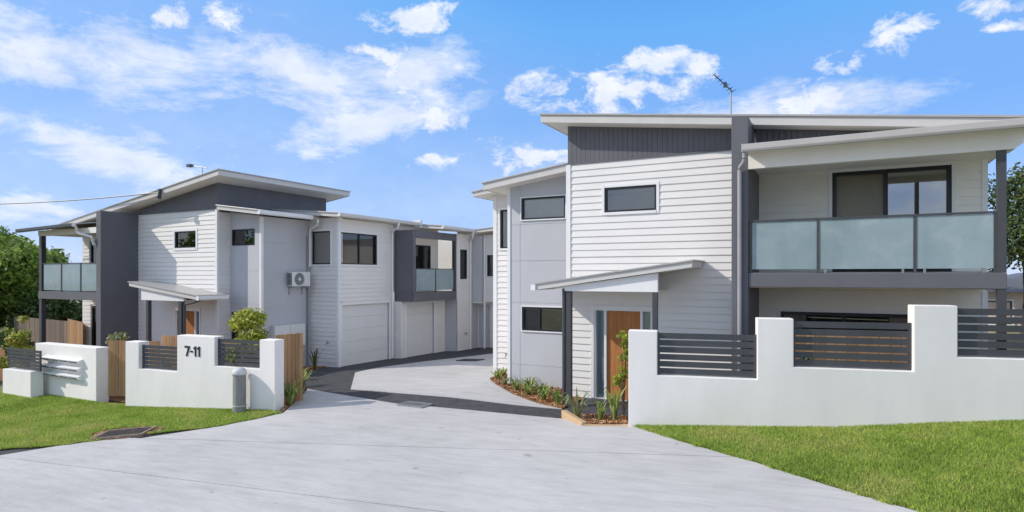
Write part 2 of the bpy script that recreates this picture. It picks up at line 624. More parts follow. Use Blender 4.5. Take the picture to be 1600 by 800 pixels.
def FS(s):                       # a wall that faces the driveway (+x); w grows inwards
    return lambda u, w, z: (s - w, u, z)


def wall(name, parent, fr, u0, u1, z0, z1, holes=(), mat='panel_grey', thick=0.2, w0=0.0, top=None):
    us = sorted({u0, u1, *[max(u0, min(u1, h[0])) for h in holes], *[max(u0, min(u1, h[1])) for h in holes]})
    zs = sorted({z0, z1, *[max(z0, min(z1, h[2])) for h in holes], *[max(z0, min(z1, h[3])) for h in holes]})
    nu, nz = len(us) - 1, len(zs) - 1

    def solid(i, j):
        if i < 0 or j < 0 or i >= nu or j >= nz:
            return False
        cu, cz = (us[i] + us[i + 1]) / 2, (zs[j] + zs[j + 1]) / 2
        return not any(h[0] < cu < h[1] and h[2] < cz < h[3] for h in holes)
    mb = MB()
    for i in range(nu):
        for j in range(nz):
            if not solid(i, j):
                continue
            a, b, c, d = us[i], us[i + 1], zs[j], zs[j + 1]
            for w in (w0, w0 + thick):
                mb.add([fr(a, w, c), fr(b, w, c), fr(b, w, d), fr(a, w, d)], [(0, 1, 2, 3)])
            for (ii, jj, e) in ((i - 1, j, ((a, c), (a, d))), (i + 1, j, ((b, c), (b, d))), (i, j - 1, ((a, c), (b, c))), (i, j + 1, ((a, d), (b, d)))):
                if not solid(ii, jj):
                    (p, q), (r_, s_) = e
                    mb.add([fr(p, w0, q), fr(r_, w0, s_), fr(r_, w0 + thick, s_), fr(p, w0 + thick, q)], [(0, 1, 2, 3)])
    bm_v = {}
    # weld so that normals can be made consistent
    nv, idx = [], []
    for p in mb.v:
        k = tuple(round(c, 4) for c in p)
        if k not in bm_v:
            bm_v[k] = len(nv)
            nv.append(p)
        idx.append(bm_v[k])
    mb.f = [tuple(idx[i] for i in f) for f in mb.f]
    mb.v = nv
    if top:                      # raked head: z at u0 and u1, always above z1
        mb.prism([(u0, z1), (u1, z1), (u1, top[1]), (u0, top[0])], w0, w0 + thick, fr)
    return build(name, mb, mat, parent)


def boards(parent, fr, u0, u1, z0, z1, holes=(), pitch=0.16, single=True, top=None, mat='weatherboard_white', w0=0.0):
    """Lapped weatherboards. top(u) gives a raked head line."""
    all_mb = MB()
    rows = int(math.ceil((z1 - z0) / pitch))
    for r in range(rows):
        a, b = z0 + r * pitch, z0 + (r + 1) * pitch
        rects = [(u0, u1, a, min(b + 0.012, z1))]
        for h in holes:
            nr = []
            for (p, q, c, d) in rects:
                if h[1] <= p or h[0] >= q or h[2] >= d - .002 or h[3] <= c + .002:
                    nr.append((p, q, c, d))
                    continue
                if h[0] > p:
                    nr.append((p, h[0], c, d))
                if h[1] < q:
                    nr.append((h[1], q, c, d))
                m0, m1 = max(p, h[0]), min(q, h[1])
                if h[2] > c + .012:
                    nr.append((m0, m1, c, h[2]))
                if h[3] < d - .02:
                    nr.append((m0, m1, h[3], d))
            rects = nr
        jit = random.uniform(-0.0015, 0.0015)
        for p, q, c, d in rects:
            if q - p < 0.02:
                continue
            za = zb = d
            if top:
                za, zb = max(min(za, top(p)), c + .005), max(min(zb, top(q)), c + .005)
            dep = lambda z: w0 + jit - 0.028 + .023 * (z - a) / (pitch + .012)
            lo, ha, hb = dep(c), dep(za), dep(zb)
            mb = MB() if single else all_mb
            mb.hexa([fr(p, lo, c), fr(q, lo, c), fr(q, w0 + .012, c), fr(p, w0 + .012, c),
                     fr(p, ha, za), fr(q, hb, zb), fr(q, w0 + .012, zb), fr(p, w0 + .012, za)])
            if single:
                build('weatherboard', mb, mat, parent)
    if not single:
        tag(build('weatherboards', all_mb, mat, parent), kind='stuff')


def bars(mb, fr, u0, u1, z0, z1, wd, d0, d1):
    mb.box(u0, u1, d0, d1, z0, z0 + wd, fr)
    mb.box(u0, u1, d0, d1, z1 - wd, z1, fr)
    mb.box(u0, u0 + wd, d0, d1, z0 + wd, z1 - wd, fr)
    mb.box(u1 - wd, u1, d0, d1, z0 + wd, z1 - wd, fr)


def window(parent, fr, u0, u1, z0, z1, split=(), blind='blind_dark', glass='window_glass', trim=0.0, name='window',
           fw=0.045, blind_drop=1.0, glasses=None, behind='blind_dark', trims=(1, 1, 1, 1)):
    mb = MB()
    bars(mb, fr, u0, u1, z0, z1, fw, -0.012, 0.075)
    cuts = [u0 + fw / 2] + list(split) + [u1 - fw / 2]
    for c in split:
        mb.box(c - fw / 2, c + fw / 2, -0.006, 0.07, z0 + fw, z1 - fw, fr)
    win = build(name, mb, 'frame_black', parent)
    for k in range(len(cuts) - 1):
        a, b = cuts[k] + fw / 2 - .004, cuts[k + 1] - fw / 2 + .004
        p = MB().box(a, b, 0.034 + .012 * (k % 2), 0.042 + .012 * (k % 2), z0 + fw - .004, z1 - fw + .004, fr)
        g = glasses[k] if glasses else glass
        build('pane', p, g, win)
    zb = z1 - (z1 - z0) * blind_drop
    build('blind', MB().box(u0 + .01, u1 - .01, 0.11, 0.118, zb + .01, z1 - .01, fr), blind, win)
    if blind_drop < 1:
        build('room_shade', MB().box(u0 + .006, u1 - .006, 0.16, 0.17, z0 + .006, z1 - .006, fr), behind, win)
    if trim:
        t = MB()
        d0, d1 = -0.036, -0.002
        if trims[0]: t.box(u0 - trim, u0, d0, d1, z0 - trim * trims[2], z1 + trim * trims[3], fr)
        if trims[1]: t.box(u1, u1 + trim, d0, d1, z0 - trim * trims[2], z1 + trim * trims[3], fr)
        if trims[2]: t.box(u0, u1, d0 - .012, d1, z0 - trim, z0, fr)
        if trims[3]: t.box(u0, u1, d0 + .003, d1, z1, z1 + trim, fr)
        build('architrave', t, 'trim_white', win, bevel=0.004)
    return win


def roof(parent, x0, x1, y0, y1, za, zb, th=0.18, name='roof', ribs=True, fascia='fascia_pale'):
    """Mono pitch: top at za along x0, zb along x1."""
    mb = MB()
    e = 0.035
    sl = (zb - za) / (x1 - x0)
    A, B = za - sl * e, zb + sl * e
    mb.hexa([(x0 - e, y0 - e, A - .03), (x1 + e, y0 - e, B - .03), (x1 + e, y1 + e, B - .03), (x0 - e, y1 + e, A - .03),
             (x0 - e, y0 - e, A), (x1 + e, y0 - e, B), (x1 + e, y1 + e, B), (x0 - e, y1 + e, A)])
    if ribs:
        k = int((y1 - y0) / 0.2)
        for i in range(k + 1):
            y = y0 + i * (y1 - y0) / k
            mb.hexa([(x0 - e, y - .02, A - .002), (x1 + e, y - .02, B - .002), (x1 + e, y + .02, B - .002), (x0 - e, y + .02, A - .002),
                     (x0 - e, y - .012, A + .012), (x1 + e, y - .012, B + .012), (x1 + e, y + .012, B + .012), (x0 - e, y + .012, A + .012)])
    rf = build(name, mb, 'roof_metal', parent)
    fa = MB()
    t = 0.03
    for (p, q, r_, s_) in ((x0, x1, y0, y0 + t), (x0, x1, y1 - t, y1), (x0, x0 + t, y0 + t, y1 - t), (x1 - t, x1, y0 + t, y1 - t)):
        zp, zq = za + sl * (p - x0) - .032, za + sl * (q - x0) - .032
        fa.hexa([(p, r_, zp - th), (q, r_, zq - th), (q, s_, zq - th), (p, s_, zp - th), (p, r_, zp), (q, r_, zq), (q, s_, zq), (p, s_, zp)])
    build('fascia', fa, fascia, rf)
    so = MB()
    i = t + .002
    zp, zq = za + sl * i - .05, zb - sl * i - .05
    so.hexa([(x0 + i, y0 + i, zp - th + .03), (x1 - i, y0 + i, zq - th + .03), (x1 - i, y1 - i, zq - th + .03), (x0 + i, y1 - i, zp - th + .03),
             (x0 + i, y0 + i, zp - th + .042), (x1 - i, y0 + i, zq - th + .042), (x1 - i, y1 - i, zq - th + .042), (x0 + i, y1 - i, zp - th + .042)])
    build('soffit', so, 'soffit', rf)
    return rf


def gutter(parent, a, b, out, size=0.115, mat='fascia_pale'):
    """Quad gutter from a to b (points on the fascia face, top edge); out is the outward unit direction."""
    a, b, out = Vector(a), Vector(b), Vector(out)
    prof = [(0.002, 0), (0.002, -size), (size * .86, -size), (size, -size * .72), (size, .004), (size - .014, .012), (size - .018, -.006), (size - .018, -size * .6), (.02, -size * .85), (.02, 0)]
    mb = MB()
    k = len(prof)
    vs = [a + out * p + Vector((0, 0, q)) for p, q in prof] + [b + out * p + Vector((0, 0, q)) for p, q in prof]
    mb.add(vs, [tuple(range(k)), tuple(range(2 * k - 1, k - 1, -1))] + [(i, (i + 1) % k, (i + 1) % k + k, i + k) for i in range(k)])
    g = build('gutter', mb, mat, parent)
    d = (b - a).normalized()
    for p0, sg in ((a, -1), (b, 1)):
        q0, q1 = p0 + d * sg * .001, p0 + d * sg * .012
        pts = [(0.0, -size - .004), (size + .004, -size - .004), (size + .004, .016), (0.0, .016)]
        vv = [q0 + out * x + Vector((0, 0, y)) for x, y in pts] + [q1 + out * x + Vector((0, 0, y)) for x, y in pts]
        build('gutter_end', MB().hexa(vv), 'trim_white', g)
    return g


def downpipe(parent, pts, r=0.045, mat='trim_white'):
    mb = MB().tube(pts, r, 10)
    return build('downpipe', mb, mat, parent, smooth=False)


def bend(pts, r=0.08, k=4):
    """Round the corners of a polyline."""
    pts = [Vector(p) for p in pts]
    out = [pts[0]]
    for i in range(1, len(pts) - 1):
        a, b, c = pts[i - 1], pts[i], pts[i + 1]
        d1, d2 = (a - b), (c - b)
        q = min(r, d1.length * .45, d2.length * .45)
        p0, p2 = b + d1.normalized() * q, b + d2.normalized() * q
        for j in range(k + 1):
            t = j / k
            out.append(p0 * (1 - t) ** 2 + b * 2 * t * (1 - t) + p2 * t * t)
    out.append(pts[-1])
    return out


def panels(parent, fr, us, zs, holes=(), mat='panel_grey', top=None, proud=0.012, gap=0.010):
    """Fibre cement sheets, each its own part, with open joints between."""
    for i in range(len(us) - 1):
        for j in range(len(zs) - 1):
            a, b, c, d = us[i] + gap / 2, us[i + 1] - gap / 2, zs[j] + gap / 2, zs[j + 1] - gap / 2
            rects = [(a, b, c, d)]
            for h in holes:
                nr = []
                for (p, q, r_, s_) in rects:
                    if h[1] <= p or h[0] >= q or h[3] <= r_ or h[2] >= s_:
                        nr.append((p, q, r_, s_)); continue
                    if h[0] > p: nr.append((p, h[0], r_, s_))
                    if h[1] < q: nr.append((h[1], q, r_, s_))
                    m0, m1 = max(p, h[0]), min(q, h[1])
                    if h[2] > r_: nr.append((m0, m1, r_, h[2]))
                    if h[3] < s_: nr.append((m0, m1, h[3], s_))
                rects = nr
            mb = MB()
            for (p, q, r_, s_) in rects:
                if top and j == len(zs) - 2 and s_ > d - .001:
                    mb.prism([(p, r_), (q, r_), (q, max(r_ + .01, min(s_ + 9, top(q)))), (p, max(r_ + .01, min(s_ + 9, top(p))))], -proud, .004, fr)
                else:
                    mb.box(p, q, -proud, .004, r_, s_, fr)
            if mb.v:
                build('wall_panel', mb, mat, parent)


# ---------------------------------------------------------------- setting


def drape(name, poly, off, mat, cell=0.6, thick=0.0, parent=None):
    bm = bmesh.new()
    vs = [bm.verts.new((x, y, 0)) for x, y in poly]
    bm.faces.new(vs)
    xs = [p[0] for p in poly]; ys = [p[1] for p in poly]
    for ax, (lo, hi) in enumerate(((min(xs), max(xs)), (min(ys), max(ys)))):
        k = int((hi - lo) / cell)
        for i in range(1, k + 1):
            c = lo + i * (hi - lo) / (k + 1)
            co = (c, 0, 0) if ax == 0 else (0, c, 0)
            no = (1, 0, 0) if ax == 0 else (0, 1, 0)
            bmesh.ops.bisect_plane(bm, geom=bm.verts[:] + bm.edges[:] + bm.faces[:], plane_co=co, plane_no=no)
    for v in bm.verts:
        v.co.z = ground(v.co.x, v.co.y) + off
    bmesh.ops.recalc_face_normals(bm, faces=bm.faces)
    for f in bm.faces:
        f.normal_update()
    if bm.faces and sum(f.normal.z for f in bm.faces) < 0:
        bmesh.ops.reverse_faces(bm, faces=bm.faces)
    if thick:
        bnd = [e for e in bm.edges if e.is_boundary]
        ret = bmesh.ops.extrude_edge_only(bm, edges=bnd)
        for g in ret['geom']:
            if isinstance(g, bmesh.types.BMVert):
                g.co.z -= thick
    me = bpy.data.meshes.new(name)
    off_l = world_loc(parent)
    for v in bm.verts:
        v.co -= off_l
    bm.to_mesh(me)
    bm.free()
    me.materials.append(MAT[mat])
    o = bpy.data.objects.new(name, me)
    COL.objects.link(o)
    if parent:
        o.parent = parent
    return o


def ground_sheet():
    xs = np.concatenate([[-900, -400, -200, -110, -70, -50], np.arange(-40, 20.1, 1.0), [24, 30, 45, 70, 120, 250, 600]])
    ys = np.concatenate([[-600, -250, -100, -50, -30, -20, -12, -6, -2], np.arange(0, 30.1, 1.0), [34, 40, 50, 70, 110, 200, 400, 900]])
    mb = MB()
    for y in ys:
        for x in xs:
            mb.v.append((float(x), float(y), ground(float(x), float(y)) - 0.05))
    w = len(xs)
    for j in range(len(ys) - 1):
        for i in range(w - 1):
            mb.f.append((j * w + i, j * w + i + 1, (j + 1) * w + i + 1, (j + 1) * w + i))
    me = bpy.data.meshes.new('ground')
    me.from_pydata(mb.v, [], mb.f)
    me.materials.append(MAT['verge'])
    o = bpy.data.objects.new('ground', me)
    COL.objects.link(o)
    tag(o, 'wide grassy ground around the houses', None, None, 'structure')


ground_sheet()

# driveway: base sheet with separately poured slabs, open joints between
DL = [(-11.75, 10.42), (-11.85, 10.1), (-11.93, 9.78), (-12.33, 8.93), (-13.18, 8.3), (-13.84, 7.62), (-14.5, 6.95), (-15.63, 6.38), (-18.5, 5.6), (-22, 5.0)]
DR = [(-3.42, 11.22), (-2.39, 10.46), (-1.08, 9.64), (-0.08, 8.91), (0.74, 8.32), (2.2, 7.3), (4.0, 6.3)]


def jl(x, y0, k):                # joint lines run with the street
    return y0 + k * x


drv = drape('driveway', [(-22, 3.0), (4, 3.0), (4.0, 6.3), (0.74, 8.32), (-3.42, 11.22), (-3.4, 13.7), (-8.8, 15.4), (-8.8, 25.5), (-16.4, 25.5), (-16.4, 16.0), (-13.3, 12.6), (-11.9, 10.2), (-14.5, 6.95), (-22, 5.0)], -0.03, 'asphalt', 1.0)
tag(drv, 'pale grey concrete driveway running in between the houses', None, None, 'structure')
g = 0.010
J1 = lambda x: 6.42 + 0.052 * (x + 7.8)
J2 = lambda x: 9.41 + 0.165 * (x + 3.81)
slabA = [(-22, 3.0), (4, 3.0), (4, 6.3), (3.2, 6.85), (2.35, J1(2.35) - g), (-15.2, J1(-15.2) - g), (-15.63, 6.02), (-18.5, 5.6), (-22, 5.0)]
slabB = [(-15.05, J1(-15.05) + g), (2.3, J1(2.3) + g), (2.2, 7.3), (.74, 8.32), (-.08, 8.91), (-1.08, 9.64), (-1.35, J2(-1.35) - g), (-13.5, J2(-13.5) - g), (-13.84, 7.62), (-14.5, 6.95)]
slabC = [(-13.15, J2(-13.15) + g), (-1.4, J2(-1.4) + g), (-2.39, 10.46), (-3.42, 11.22), (-3.5, 11.35), (-4.9, 11.42), (-7.04, 11.66), (-9.5, 11.86), (-13.6, 12.95), (-13.0, 12.2), (-11.75, 10.42), (-11.85, 10.1), (-11.93, 9.78), (-12.33, 8.93)]
slabD = [(-12.15, 13.16), (-8.6, 12.80), (-6.68, 12.58), (-5.4, 12.5), (-6.17, 12.9), (-7.24, 13.62), (-8.18, 14.46), (-8.75, 15.1), (-8.8, 17.0), (-14.14, 17.0), (-14.16, 15.55)]
slabE = [(-14.14, 17.0 + 2 * g), (-8.8, 17.0 + 2 * g), (-8.8, 23.4), (-12.2, 23.0), (-12.85, 20.91), (-13.73, 18.7)]
for pl in (slabA, slabB, slabC, slabD, slabE):
    drape('concrete_slab', pl, 0.0, 'concrete', 0.7, 0.05, drv)
asph = drape('asphalt_path', [(-13.75, 13.0), (-9.5, 11.87), (-7.04, 11.67), (-4.9, 11.43), (-4.4, 11.9), (-3.2, 11.9), (-3.2, 13.75), (-5.3, 13.75), (-5.35, 12.48), (-6.68, 12.57), (-8.6, 12.79), (-12.15, 13.15), (-14.17, 15.55), (-14.15, 17), (-13.74, 18.7), (-12.86, 20.91), (-12.2, 23.0), (-8.8, 23.4), (-8.8, 25.5), (-16.5, 25.5), (-16.5, 15.2), (-15.2, 14.2)], -0.012, 'asphalt', 0.8, 0.02)
tag(asph, 'dark asphalt strip crossing the drive and along the garages', None, None, 'structure')

lawnR_poly = [(-3.36, 11.18), (-2.33, 10.46), (-1.02, 9.64), (-.02, 8.91), (.8, 8.32), (2.25, 7.3), (4.0, 6.32), (7, 6.4), (7, 13.4), (2.7, 12.42), (0, 11.80)]
lawnL_poly = [(-11.83, 10.42), (-11.92, 10.1), (-12.0, 9.78), (-12.4, 8.93), (-13.25, 8.32), (-13.9, 7.64), (-14.55, 6.98), (-15.66, 6.42), (-18.5, 5.65), (-22, 5.05), (-29, 4.6), (-29, 10.0), (-23.5, 9.5), (-21.5, 9.9), (-18.6, 10.0), (-17.3, 10.2), (-17.2, 9.9), (-12.2, 10.45)]
tag(drape('lawn', lawnR_poly, 0.012, 'lawn_base', 0.6, 0.05), 'mown green lawn before the right white wall', None, None, 'structure')
tag(drape('lawn', lawnL_poly, 0.012, 'lawn_base', 0.6, 0.05), 'mown green lawn before the left white wall', None, None, 'structure')
road = drape('road', [(-80, -9), (60, -9), (60, 2.4), (-80, 2.4)], -0.035, 'road_asphalt', 4.0)
tag(road, 'asphalt street in front of the driveway', None, None, 'structure')
bedR = [(-8.75, 15.35), (-8.8, 15.2), (-8.20, 14.5), (-7.26, 13.66), (-6.19, 12.93), (-5.42, 12.56), (-5.36, 13.75), (-5.9, 13.75), (-5.9, 14.55), (-7.9, 14.55), (-7.95, 15.8), (-8.75, 15.85)]
bedP = [(-4.88, 11.5), (-4.32, 11.02), (-3.5, 11.3), (-3.3, 11.9), (-4.45, 11.9)]
bedL = [(-12.15, 10.75), (-11.82, 10.47), (-13.05, 12.2), (-13.75, 13.0), (-15.2, 14.2), (-16.3, 15.2), (-16.5, 16.6), (-17.3, 16.6), (-17.3, 14.6), (-14.5, 12.4), (-12.7, 11.4)]
for nm, pl, lb in (('garden_bed', bedR, 'brown mulch bed under the grey panel wall'), ('garden_bed', bedP, 'small mulch bed inside timber edging'), ('garden_bed', bedL, 'mulch bed along the left of the drive')):
    tag(drape(nm, pl, 0.02, 'mulch_soil', 0.4, 0.08), lb, None, None, 'structure')
court = drape('garden_bed', [(-12.6, 11.0), (-17.3, 10.3), (-29, 10.6), (-36, 11), (-36, 15), (-24, 13.9), (-19, 13.9), (-17.4, 14.4), (-14.6, 12.6)], 0.0, 'mulch_soil', 1.5)
tag(court, 'mulched yard between the left wall and the house', None, None, 'structure')


bslab = drape('bounce_slab', [(-1.5, 12.35), (2.4, 12.95), (2.4, 14.5), (-1.5, 14.5)], 0.05, 'bounce_pale', .8, .2)  # unseen pale slab, added to bounce light onto the balcony soffit
tag(bslab, 'unseen pale slab added to bounce light under the right balcony', None, None, 'structure')


def inside(poly, x, y):
    r = np.zeros(len(x), bool)
    k = len(poly)
    for i in range(k):
        x0, y0 = poly[i]; x1, y1 = poly[(i + 1) % k]
        c = ((y0 > y) != (y1 > y)) & (x < (x1 - x0) * (y - y0) / (y1 - y0 + 1e-12) + x0)
        r ^= c
    return r


def scatter(poly, count):
    xs = np.array([p[0] for p in poly]); ys = np.array([p[1] for p in poly])
    ox, oy = np.zeros(0), np.zeros(0)
    while len(ox) < count:
        x = RNG.uniform(xs.min(), xs.max(), count * 2); y = RNG.uniform(ys.min(), ys.max(), count * 2)
        k = inside(poly, x, y)
        ox, oy = np.concatenate([ox, x[k]]), np.concatenate([oy, y[k]])
    return ox[:count], oy[:count]


GV = np.vectorize(ground)


def tri_object(name, V, k, mat):
    """V: (count*k, 3) vertices, k vertices per separate polygon."""
    me = bpy.data.meshes.new(name)
    nv = len(V)
    me.vertices.add(nv)
    me.vertices.foreach_set('co', V.astype(np.float32).ravel())
    me.loops.add(nv)
    me.loops.foreach_set('vertex_index', np.arange(nv, dtype=np.int32))
    cnt = nv // k
    me.polygons.add(cnt)
    me.polygons.foreach_set('loop_start', np.arange(0, nv, k, dtype=np.int32))
    me.polygons.foreach_set('loop_total', np.full(cnt, k, dtype=np.int32))
    me.update(calc_edges=True)
    me.materials.append(MAT[mat])
    o = bpy.data.objects.new(name, me)
    COL.objects.link(o)
    return o


def grass(poly, count, h, wd, label, clear=()):
    x, y = scatter(poly, count)
    keep = np.ones(len(x), bool)
    for (cx, cy, r_) in clear:
        keep &= (x - cx) ** 2 + (y - cy) ** 2 > r_ * r_
    x, y = x[keep], y[keep]
    z = GV(x, y) + 0.008
    a = RNG.uniform(0, 2 * np.pi, len(x))
    hh = h * RNG.uniform(0.5, 1.35, len(x))
    ln = RNG.normal(0, 0.45, (len(x), 2)) * hh[:, None]
    dx, dy = np.cos(a) * wd / 2, np.sin(a) * wd / 2
    V = np.stack([np.stack([x - dx, y - dy, z], 1), np.stack([x + dx, y + dy, z], 1), np.stack([x + ln[:, 0], y + ln[:, 1], z + hh], 1)], 1)
    tag(tri_object('grass', V.reshape(-1, 3), 3, 'grass_blades'), label, 'grass', None, 'stuff')


grass([(-3.36, 11.18), (-2.33, 10.46), (-1.02, 9.64), (-.02, 8.91), (.8, 8.32), (2.25, 7.3), (3.4, 7.0), (3.6, 12.5), (2.7, 12.42), (0, 11.80)], 110000, 0.045, 0.011, 'short green grass of the right lawn')
PIT = (-13.95, 7.98)
grass([(-11.83, 10.42), (-11.92, 10.1), (-12.0, 9.78), (-12.4, 8.93), (-13.25, 8.32), (-13.9, 7.64), (-14.55, 6.98), (-15.66, 6.42), (-18.5, 5.65), (-22, 6.5), (-24.5, 9.5), (-21.5, 9.9), (-18.6, 10.0), (-17.3, 10.2), (-17.2, 9.85), (-12.2, 10.45)], 110000, 0.05, 0.017, 'short green grass of the left lawn', [(PIT[0], PIT[1], 0.55), (PIT[0] - .55, PIT[1] + .0, 0.35), (PIT[0] + .5, PIT[1] + .25, .3)])


def edge_grass(line, per_m, label):
    P, Q = [], []
    for (x0, y0), (x1, y1) in zip(line[:-1], line[1:]):
        ln = math.hypot(x1 - x0, y1 - y0)
        k = int(ln * per_m)
        t = RNG.uniform(0, 1, k)
        nx, ny = -(y1 - y0) / ln, (x1 - x0) / ln
        x, y = x0 + (x1 - x0) * t, y0 + (y1 - y0) * t
        clump = .035 * np.sin(x * 9.0 + 2 * np.sin(y * 7)) * np.sin(y * 5.3 + 1)
        o = RNG.normal(0, .022, k) + clump
        P.append(x + nx * o); Q.append(y + ny * o)
    x, y = np.concatenate(P), np.concatenate(Q)
    z = GV(x, y) + 0.004
    k = len(x)
    a = RNG.uniform(0, 2 * np.pi, k)
    hh = RNG.uniform(.02, .06, k)
    ln_ = RNG.normal(0, .7, (k, 2)) * hh[:, None]
    dx, dy = np.cos(a) * .007, np.sin(a) * .007
    V = np.stack([np.stack([x - dx, y - dy, z], 1), np.stack([x + dx, y + dy, z], 1), np.stack([x + ln_[:, 0], y + ln_[:, 1], z + hh], 1)], 1)
    tag(tri_object('grass', V.reshape(-1, 3), 3, 'grass_blades'), label, 'grass', None, 'stuff')


edge_grass([(-3.4, 11.21), (-2.36, 10.46), (-1.05, 9.64), (-.05, 8.91), (.77, 8.32), (2.22, 7.3)], 1100, 'grass runners spilling over the right drive edge')
edge_grass([(-11.79, 10.42), (-11.89, 10.1), (-11.96, 9.78), (-12.36, 8.93), (-13.21, 8.31), (-13.87, 7.63), (-14.52, 6.97), (-15.64, 6.4), (-18.5, 5.62)], 800, 'grass runners spilling over the left drive edge')
edge_grass([(-3.3, 11.12), (0.0, 11.87), (3.0, 12.55)], 900, 'longer grass along the foot of the right wall')
edge_grass([(-17.2, 9.90), (-12.2, 10.48)], 700, 'longer grass along the foot of the numbered wall')
edge_grass([(-21.4, 9.97), (-18.9, 9.97)], 500, 'longer grass along the foot of the letterbox wall')


def chips(poly, count, label):
    x, y = scatter(poly, count)
    z = GV(x, y) + 0.03
    c = np.stack([x, y, z], 1)
    a = RNG.normal(0, 1, (count, 3)); a[:, 2] *= .4
    a /= np.linalg.norm(a, axis=1)[:, None]
    b = np.cross(a, RNG.normal(0, 1, (count, 3))); b /= np.linalg.norm(b, axis=1)[:, None]
    l = RNG.uniform(.015, .045, count)[:, None]
    w = RNG.uniform(.006, .016, count)[:, None]
    V = np.stack([c - a * l - b * w, c + a * l - b * w, c + a * l + b * w, c - a * l + b * w], 1)
    tag(tri_object('mulch', V.reshape(-1, 3), 4, 'mulch_chips'), label, 'mulch', None, 'stuff')


chips(bedR, 3500, 'loose brown mulch below the grey panel wall')
chips(bedP, 1500, 'loose brown mulch inside the timber edging')
chips(bedL, 3500, 'loose brown mulch left of the drive')

# ---------------------------------------------------------------- right house
house = thing('townhouse', (-5.8, 13.79, 0), 'white two storey townhouse on the right with timber front door and wide glass balcony', 'house')
F = FN(13.79)
W1 = (-4.86, -3.63, 4.37, 4.95)
D1 = (-5.12, -3.73, 0.0, 2.11)
hl = lambda h, t: (h[0] - t, h[1] + t, h[2] - t, h[3] + t)
fw_ = wall('front_wall', house, F, -5.8, -1.87, -0.25, 5.58, [W1, D1], 'weatherboard_white')
boards(fw_, F, -5.71, -1.872, -0.02, 5.58, [hl(W1, .065), (-5.20, -3.65, 0.0, 2.19)])
build('corner_stop', MB().box(-5.83, -5.715, -.038, .02, -.25, 5.575, F).box(-5.83, -5.802, .02, .12, -.25, 5.575, F), 'trim_white', fw_)
window(house, F, *W1, blind='blind_pale', blind_drop=.22, behind='blind_blue', glass='window_glass', trim=0.065)
# dark grooved clerestory with a raked head
cl = MB()
rk = lambda u: 6.56 - 0.1265 * (u + 5.8)
u = -5.8
while u < -1.90:
    v = min(u + 0.115, -1.872)
    cl.prism([(u + .003, 5.585), (v - .003, 5.585), (v - .003, rk(v - .003)), (u + .003, rk(u + .003))], -.006, .03, F)
    u += 0.115
cu = wall('upper_wall', house, F, -5.8, -1.87, 5.585, 5.9, [], 'cladding_dark', 0.2, 0.004, top=(6.54, 6.04))
tag(build('grooved_cladding', cl, 'cladding_dark', cu), kind='stuff')
build('flashing', MB().box(-5.83, -1.872, -.040, .01, 5.565, 5.60, F), 'cladding_dark', cu)
cl2 = MB()
rk2 = lambda u: 6.03 - 0.1265 * (u + 1.87) - .004
u = -1.54
while u < 2.35:
    v = u + 0.115
    cl2.prism([(u + .004, 5.42), (v - .004, 5.42), (v - .004, rk2(v)), (u + .004, rk2(u))], -.016, .03, F)
    u += 0.115
uw2 = build('upper_wall', MB().prism([(-1.55, 5.15), (2.44, 5.15), (2.44, rk2(2.44)), (-1.55, rk2(-1.55))], .031, .2, F), 'cladding_dark', house)
tag(build('grooved_cladding', cl2, 'cladding_dark', uw2), kind='stuff')
# fin
fin = build('fin_wall', MB().prism([(-1.87, -.2), (-1.56, -.2), (-1.56, 6.0), (-1.87, 6.05)], -1.04, 0.9, F), 'cladding_dark', house, bevel=0.008)
# gray stepped walls
F2 = FN(14.6)
W2, W3 = (-7.47, -6.20, 4.37, 4.95), (-7.45, -6.20, 1.43, 2.06)
gw = wall('grey_wall', house, F2, -7.86, -5.80, -.25, 5.2, [W2, W3], 'panel_grey', top=(5.3, 5.58))
panels(gw, F2, [-7.86, -7.51, -5.8], [-.2, .52, 2.17, 3.28, 4.25, 5.22], [hl(W2, .02), hl(W3, .02)], top=lambda u: 5.28 + .128 * (u + 7.86))
build('corner_stop', MB().box(-7.885, -7.80, -.034, .1, -.2, 5.25, F2), 'trim_white', gw)
window(house, F2, *W2, blind='blind_olive', trim=0.03)
window(house, F2, *W3, split=(-6.95,), blind='blind_pale', blind_drop=.14, trim=0.03, glasses=['flyscreen', 'window_glass'])
F3 = FN(15.9)
W4 = (-8.84, -8.40, 3.69, 4.83)
sw = wall('rear_wing_wall', house, F3, -9.04, -7.7, -.3, 5.3, [W4], 'weatherboard_white')
boards(sw, F3, -8.95, -7.7, -.02, 5.3, [hl(W4, .06)], single=False)
build('corner_stop', MB().box(-9.07, -8.953, -.038, .05, -.3, 5.25, F3), 'trim_white', sw)
window(house, F3, *W4, blind='blind_dark', trim=0.06)
build('side_wall', MB().box(-9.04, -8.84, 16.12, 24, -.4, 5.2), 'weatherboard_white', house)
build('side_wall', MB().box(-7.86, -7.66, 14.83, 15.85, -.3, 5.2), 'weatherboard_white', house)
build('end_wall', MB().box(2.30, 2.46, 14.73, 24, -.1, 5.3), 'weatherboard_white', house)
build('back_wall', MB().box(-8.8, 2.28, 24, 24.2, -.1, 5.2), 'weatherboard_white', house)
